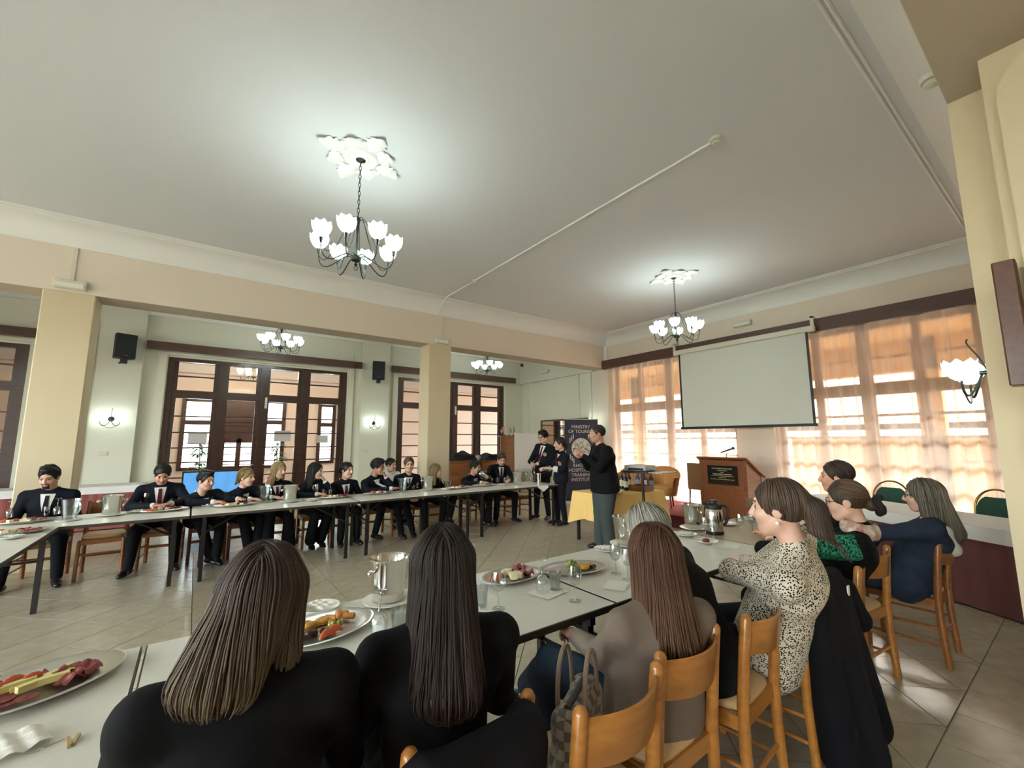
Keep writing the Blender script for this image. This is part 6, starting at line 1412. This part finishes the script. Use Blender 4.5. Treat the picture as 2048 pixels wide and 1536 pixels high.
q5 = person('person in black-spotted cream blouse with a pearl earring', pos5, f5, h, (104, 4, 0), fem=1, hair=('pony', '#43342a', '#2a1f18', {'tail': [((0, -.095, .035), (0, -.135, .0), .034, .040), ((0, -.135, .0), (.0, -.145, -.16), .044, .046), ((.0, -.145, -.16), (.01, -.135, -.34), .046, .022)]}), top=M_leo, hs=1.10, bottom=M_trs, skin='#dcae97', res=.010, bulk=1.28, shoulder=.19, hem=.05, arms=[(L5((2.36, 1.24, .87)), L5((2.74, 1.30, .80)), 'relax', UPV), (L5((2.74, 1.28, .82)), L5((2.92, 1.46, .79)), 'relax', UPV)], strand=(420, .56, S5, {'wid': .0036, 'jit': .004}), group=NR)
MB().sphere(tuple(q5['hm'](A3([(-.084, -.002, -.052)]))[0]), .0095, 12, 8).build('earring', mat('pearl', '#f0ebe2', .2), q5['root'])
pos6, f6 = (3.36, 1.14), 108; L6 = lambda p: loc(pos6, f6, p); h = ony(1691, 1003, 1.0)
q6 = person('person with glasses in black top with green lace sleeves', pos6, f6, h, (106, 8, 0), fem=1, hair=('scrunch', '#4e3b2b', '#33261c', {'bun': (.0, -.125, -.03), 'br': (.035, .04, .038)}), top=M_blk, skin='#d9ab94', res=.012, bulk=1.05, shoulder=.18, glasses=True, arms=[(L6((3.10, 1.40, .84)), L6((3.58, 1.40, .68)), 'relax', UPV), (L6((3.62, 1.38, .80)), L6((3.80, 1.62, .79)), 'relax', UPV)], strand=(300, .17, S6, {'wid': .0035, 'jit': .003, 'grav': (0, -1, -.35)}), group=NR)
M_lace = clothm('lace', '#1f6b52', .6, 60); t = M_lace.node_tree; vo = t.nodes.new('ShaderNodeTexNoise'); vo.inputs['Scale'].default_value = 48; vo.inputs['Distortion'].default_value = 2.5; rp = t.nodes.new('ShaderNodeValToRGB'); mpn = [n for n in t.nodes if n.type == 'MAPPING'][0]; t.links.new(mpn.outputs[0], vo.inputs[0]); t.links.new(vo.outputs[0], rp.inputs[0])
rp.color_ramp.elements[0].position = .46; rp.color_ramp.elements[0].color = (.006, .01, .009, 1); rp.color_ramp.elements[1].position = .52; rp.color_ramp.elements[1].color = (*srgb('#2f8a6a'), 1); t.links.new(rp.outputs[0], t.nodes['Principled BSDF'].inputs['Base Color'])
f = SDF(.02); shl, el = q6['sh'][-1], A3(L6((3.10, 1.40, .84))); f.cap(shl+(el-shl)*.05, shl+(el-shl)*.62, .075, .066); sdf_obj('lace_sleeve', f, .010, M_lace, q6['root'])
n = q6['Nk']; f = SDF(.02)
for i in range(9):
    a0, a1 = -2.6+i*.58, -2.6+(i+1)*.58; pt = lambda a: n+q6['xr']*.098*math.sin(a)+q6['fw']*(-.088*math.cos(a)+.01)+A3((0, 0, .012-.016*(1-math.cos(a))))
    f.cap(pt(a0), pt(a1), .024, None, (0, 0, 1), 1.7)
sdf_obj('scarf', f, .009, mat('scarf_print', '#d8cfbd', .8, col2='#8c3a2a', noise=.4, nscale=22), q6['root'])
f = SDF(.012); bc = A3((0, -.13, -.03)); rr = random.Random(3)
for k in range(11): a = k*2*PI/11; f.ell(bc+A3((.045*math.cos(a), -.03+.01*math.sin(3*a), .045*math.sin(a))), (.024, .022, .024))
Vs, Fs = nets(f, .007); np_obj('scrunchie', q6['hm'](Vs), Fs, mat('scrunchie_black', '#14100f', .8), q6['root'])
pos7, f7 = (4.42, .97), 100; L7 = lambda p: loc(pos7, f7, p); h = ony(1845, 992, .84)
q7 = person('person in blue denim jacket with a pale hood', pos7, f7, h, (98, 4, 0), fem=1, hair=('long', '#5d5447', '#3b332b', {'L': .26, 'w': .98, 'tip': .06, 'back': .12, 'sl': .75, 'sy': -.02}), top=M_denim, bottom=M_denim, skin='#d7ab95', res=.012, bulk=1.2, shoulder=.19, hem=.03, glasses=True, arms=[(L7((4.13, 1.06, .87)), L7((4.45, 1.22, .66)), 'relax', UPV), (L7((4.85, 1.14, .78)), L7((4.78, 1.40, .79)), 'relax', UPV)], strand=(420, .44, S7, {'wid': .0045, 'jit': .008, 'flare': 1.0}), group=NR)
n = q7['Nk']; f = SDF(.03); ups, fws, xrs = q7['up'], q7['fw'], q7['xr']
for s_ in (-1, 1): f.cap(n+xrs*s_*.07+fws*.05-ups*.03, n+xrs*s_*.095-fws*.07-ups*.05, .026, .032)
f.cap(n-xrs*.09-fws*.08-ups*.06, n-xrs*.02-fws*.15-ups*.16, .034, .040); f.cap(n+xrs*.09-fws*.08-ups*.06, n+xrs*.02-fws*.15-ups*.16, .034, .040); f.cap(n-xrs*.03-fws*.15-ups*.16, n+xrs*.03-fws*.15-ups*.17, .045, .045)
sdf_obj('hood', f, .011, M_hood, q7['root'])
h = ony(1672, 955, 1.26); person('person in black seen in profile behind the green lace sleeves', (h[0]+.02, 1.32), 112, h, (108, 2, 0), hair=('short', '#3f2f25', '#291e18', {'t': .010}), top=M_blk, skin='#d1977f', arms=TBL, group=NR, beard=0, legs=LAP and None)

# ------------------------------------------------------------------ jackets over chairs, handbag
r = empty('black_jacket', (.63, 1.04, 0), .06, 'black jacket draped over the chair back of the second person in black', 'jacket')
f = SDF(.03)
f.cap((-.16, -.012, .79), (-.16, -.03, .42), .040, .05); f.cap((.16, -.012, .79), (.16, -.03, .42), .040, .05); f.cap((-.15, -.05, .80), (.15, -.05, .80), .042, k=.05); f.cap((-.10, -.06, .75), (-.08, -.05, .40), .06, .06, (1, 0, 0), 1.7); f.cap((.10, -.06, .75), (.08, -.05, .40), .06, .06, (1, 0, 0), 1.7)
sdf_obj('drape', f, .011, clothm('jacket_hung', '#121114', .4, 12), r); f = SDF(.02); f.cap((-.19, -.02, .72), (-.21, .0, .45), .04, .045); f.cap((-.21, .0, .45), (-.19, .02, .33), .042, .03); sdf_obj('sleeve', f, .011, MATS['cloth_jacket_hung'], r)
r = empty('black_coat', (2.62, .93, 0), .05, 'long black coat hung over a chair, reaching to the floor', 'coat'); M_hung = clothm('coat_hung', '#0d0d12', .5, 9)
f = SDF(.04); f.cap((-.17, -.015, .83), (.18, -.015, .84), .045, k=.05); f.cap((-.14, -.03, .78), (-.10, -.07, .12), .065, .08, (1, 0, 0), 1.3); f.cap((.12, -.03, .78), (.16, -.09, .16), .065, .10, (1, 0, 0), 1.3); f.cap((.02, -.05, .75), (.04, -.11, .10), .07, .09, (1, 0, 0), 1.5); f.cap((.0, .05, .80), (.02, .06, .52), .035, .03, (1, 0, 0), 3.5)
V, F = nets(f, .011); V = V+f.nrm(V)*(np.sin(V[:, 0]*34+V[:, 2]*5)*.016*np.clip((.85-V[:, 2])*2, 0, 1))[:, None]; np_obj('drape', V, F, M_hung, r)
yy = -.4
while f(A3([[.09, yy, .80]]))[0] > .003 and yy < 0: yy += .003
f = SDF(.025); f.cap((.20, -.05, .78), (.33, -.07, .60), .06, .058); f.cap((.33, -.07, .60), (.42, -.06, .56), .058, .05); sdf_obj('sleeve', f, .011, M_hung, r)
MB().box((.09, yy-.002, .795), (.032, .006, .065), .05).build('care_label', M_napkin, r, False)
r = empty('handbag', (1.13, 1.16, .484), .5, 'grey checked handbag with curved handles on the empty foreground chair', 'handbag')
M_bag = mat('bag_check', '#9b9184', .5, bump=.1, bscale=120); t = M_bag.node_tree; ck = t.nodes.new('ShaderNodeTexChecker'); ck.inputs['Scale'].default_value = 34; ck.inputs[1].default_value = (*srgb('#a09688'), 1); ck.inputs[2].default_value = (*srgb('#6a6058'), 1); t.links.new(t.nodes['Texture Coordinate'].outputs['Object'], ck.inputs[0]); t.links.new(ck.outputs[0], t.nodes['Principled BSDF'].inputs['Base Color'])
f = SDF(.03); f.cap((-.10, 0, .05), (.10, 0, .05), .052, None, (0, 1, 0), 1.35); f.cap((-.10, 0, .05), (-.105, 0, .17), .052, .045, (0, 1, 0), 1.2); f.cap((.10, 0, .05), (.105, 0, .17), .052, .045, (0, 1, 0), 1.2); f.cap((-.10, 0, .17), (.10, 0, .17), .05, k=.03); f.cut_plane((0, 0, .004), (0, 0, -1)); sdf_obj('bag_body', f, .009, M_bag, r)
M_tan = mat('bag_strap', '#8d7a68', .5); M_bagd = mat('bag_trim', '#3a3130', .5)
for s_ in (-1, 1): MB().tube(bez([(-.08, s_*.045, .19), (-.085, s_*.05, .36), (.0, s_*.04, .40), (.085, s_*.05, .36), (.08, s_*.045, .19)], 18), .0085, 8).build('handle', M_tan, r)
MB().tube([(-.12, 0, .222), (.12, 0, .222)], .012, 8).build('zip', M_bagd, r); MB().tube([(.15*math.cos(t_)*.15+.15, .02, .16+.025*math.sin(t_)) for t_ in [2*PI*i/12 for i in range(13)]], .004, 6).build('buckle', M_steel2, r)
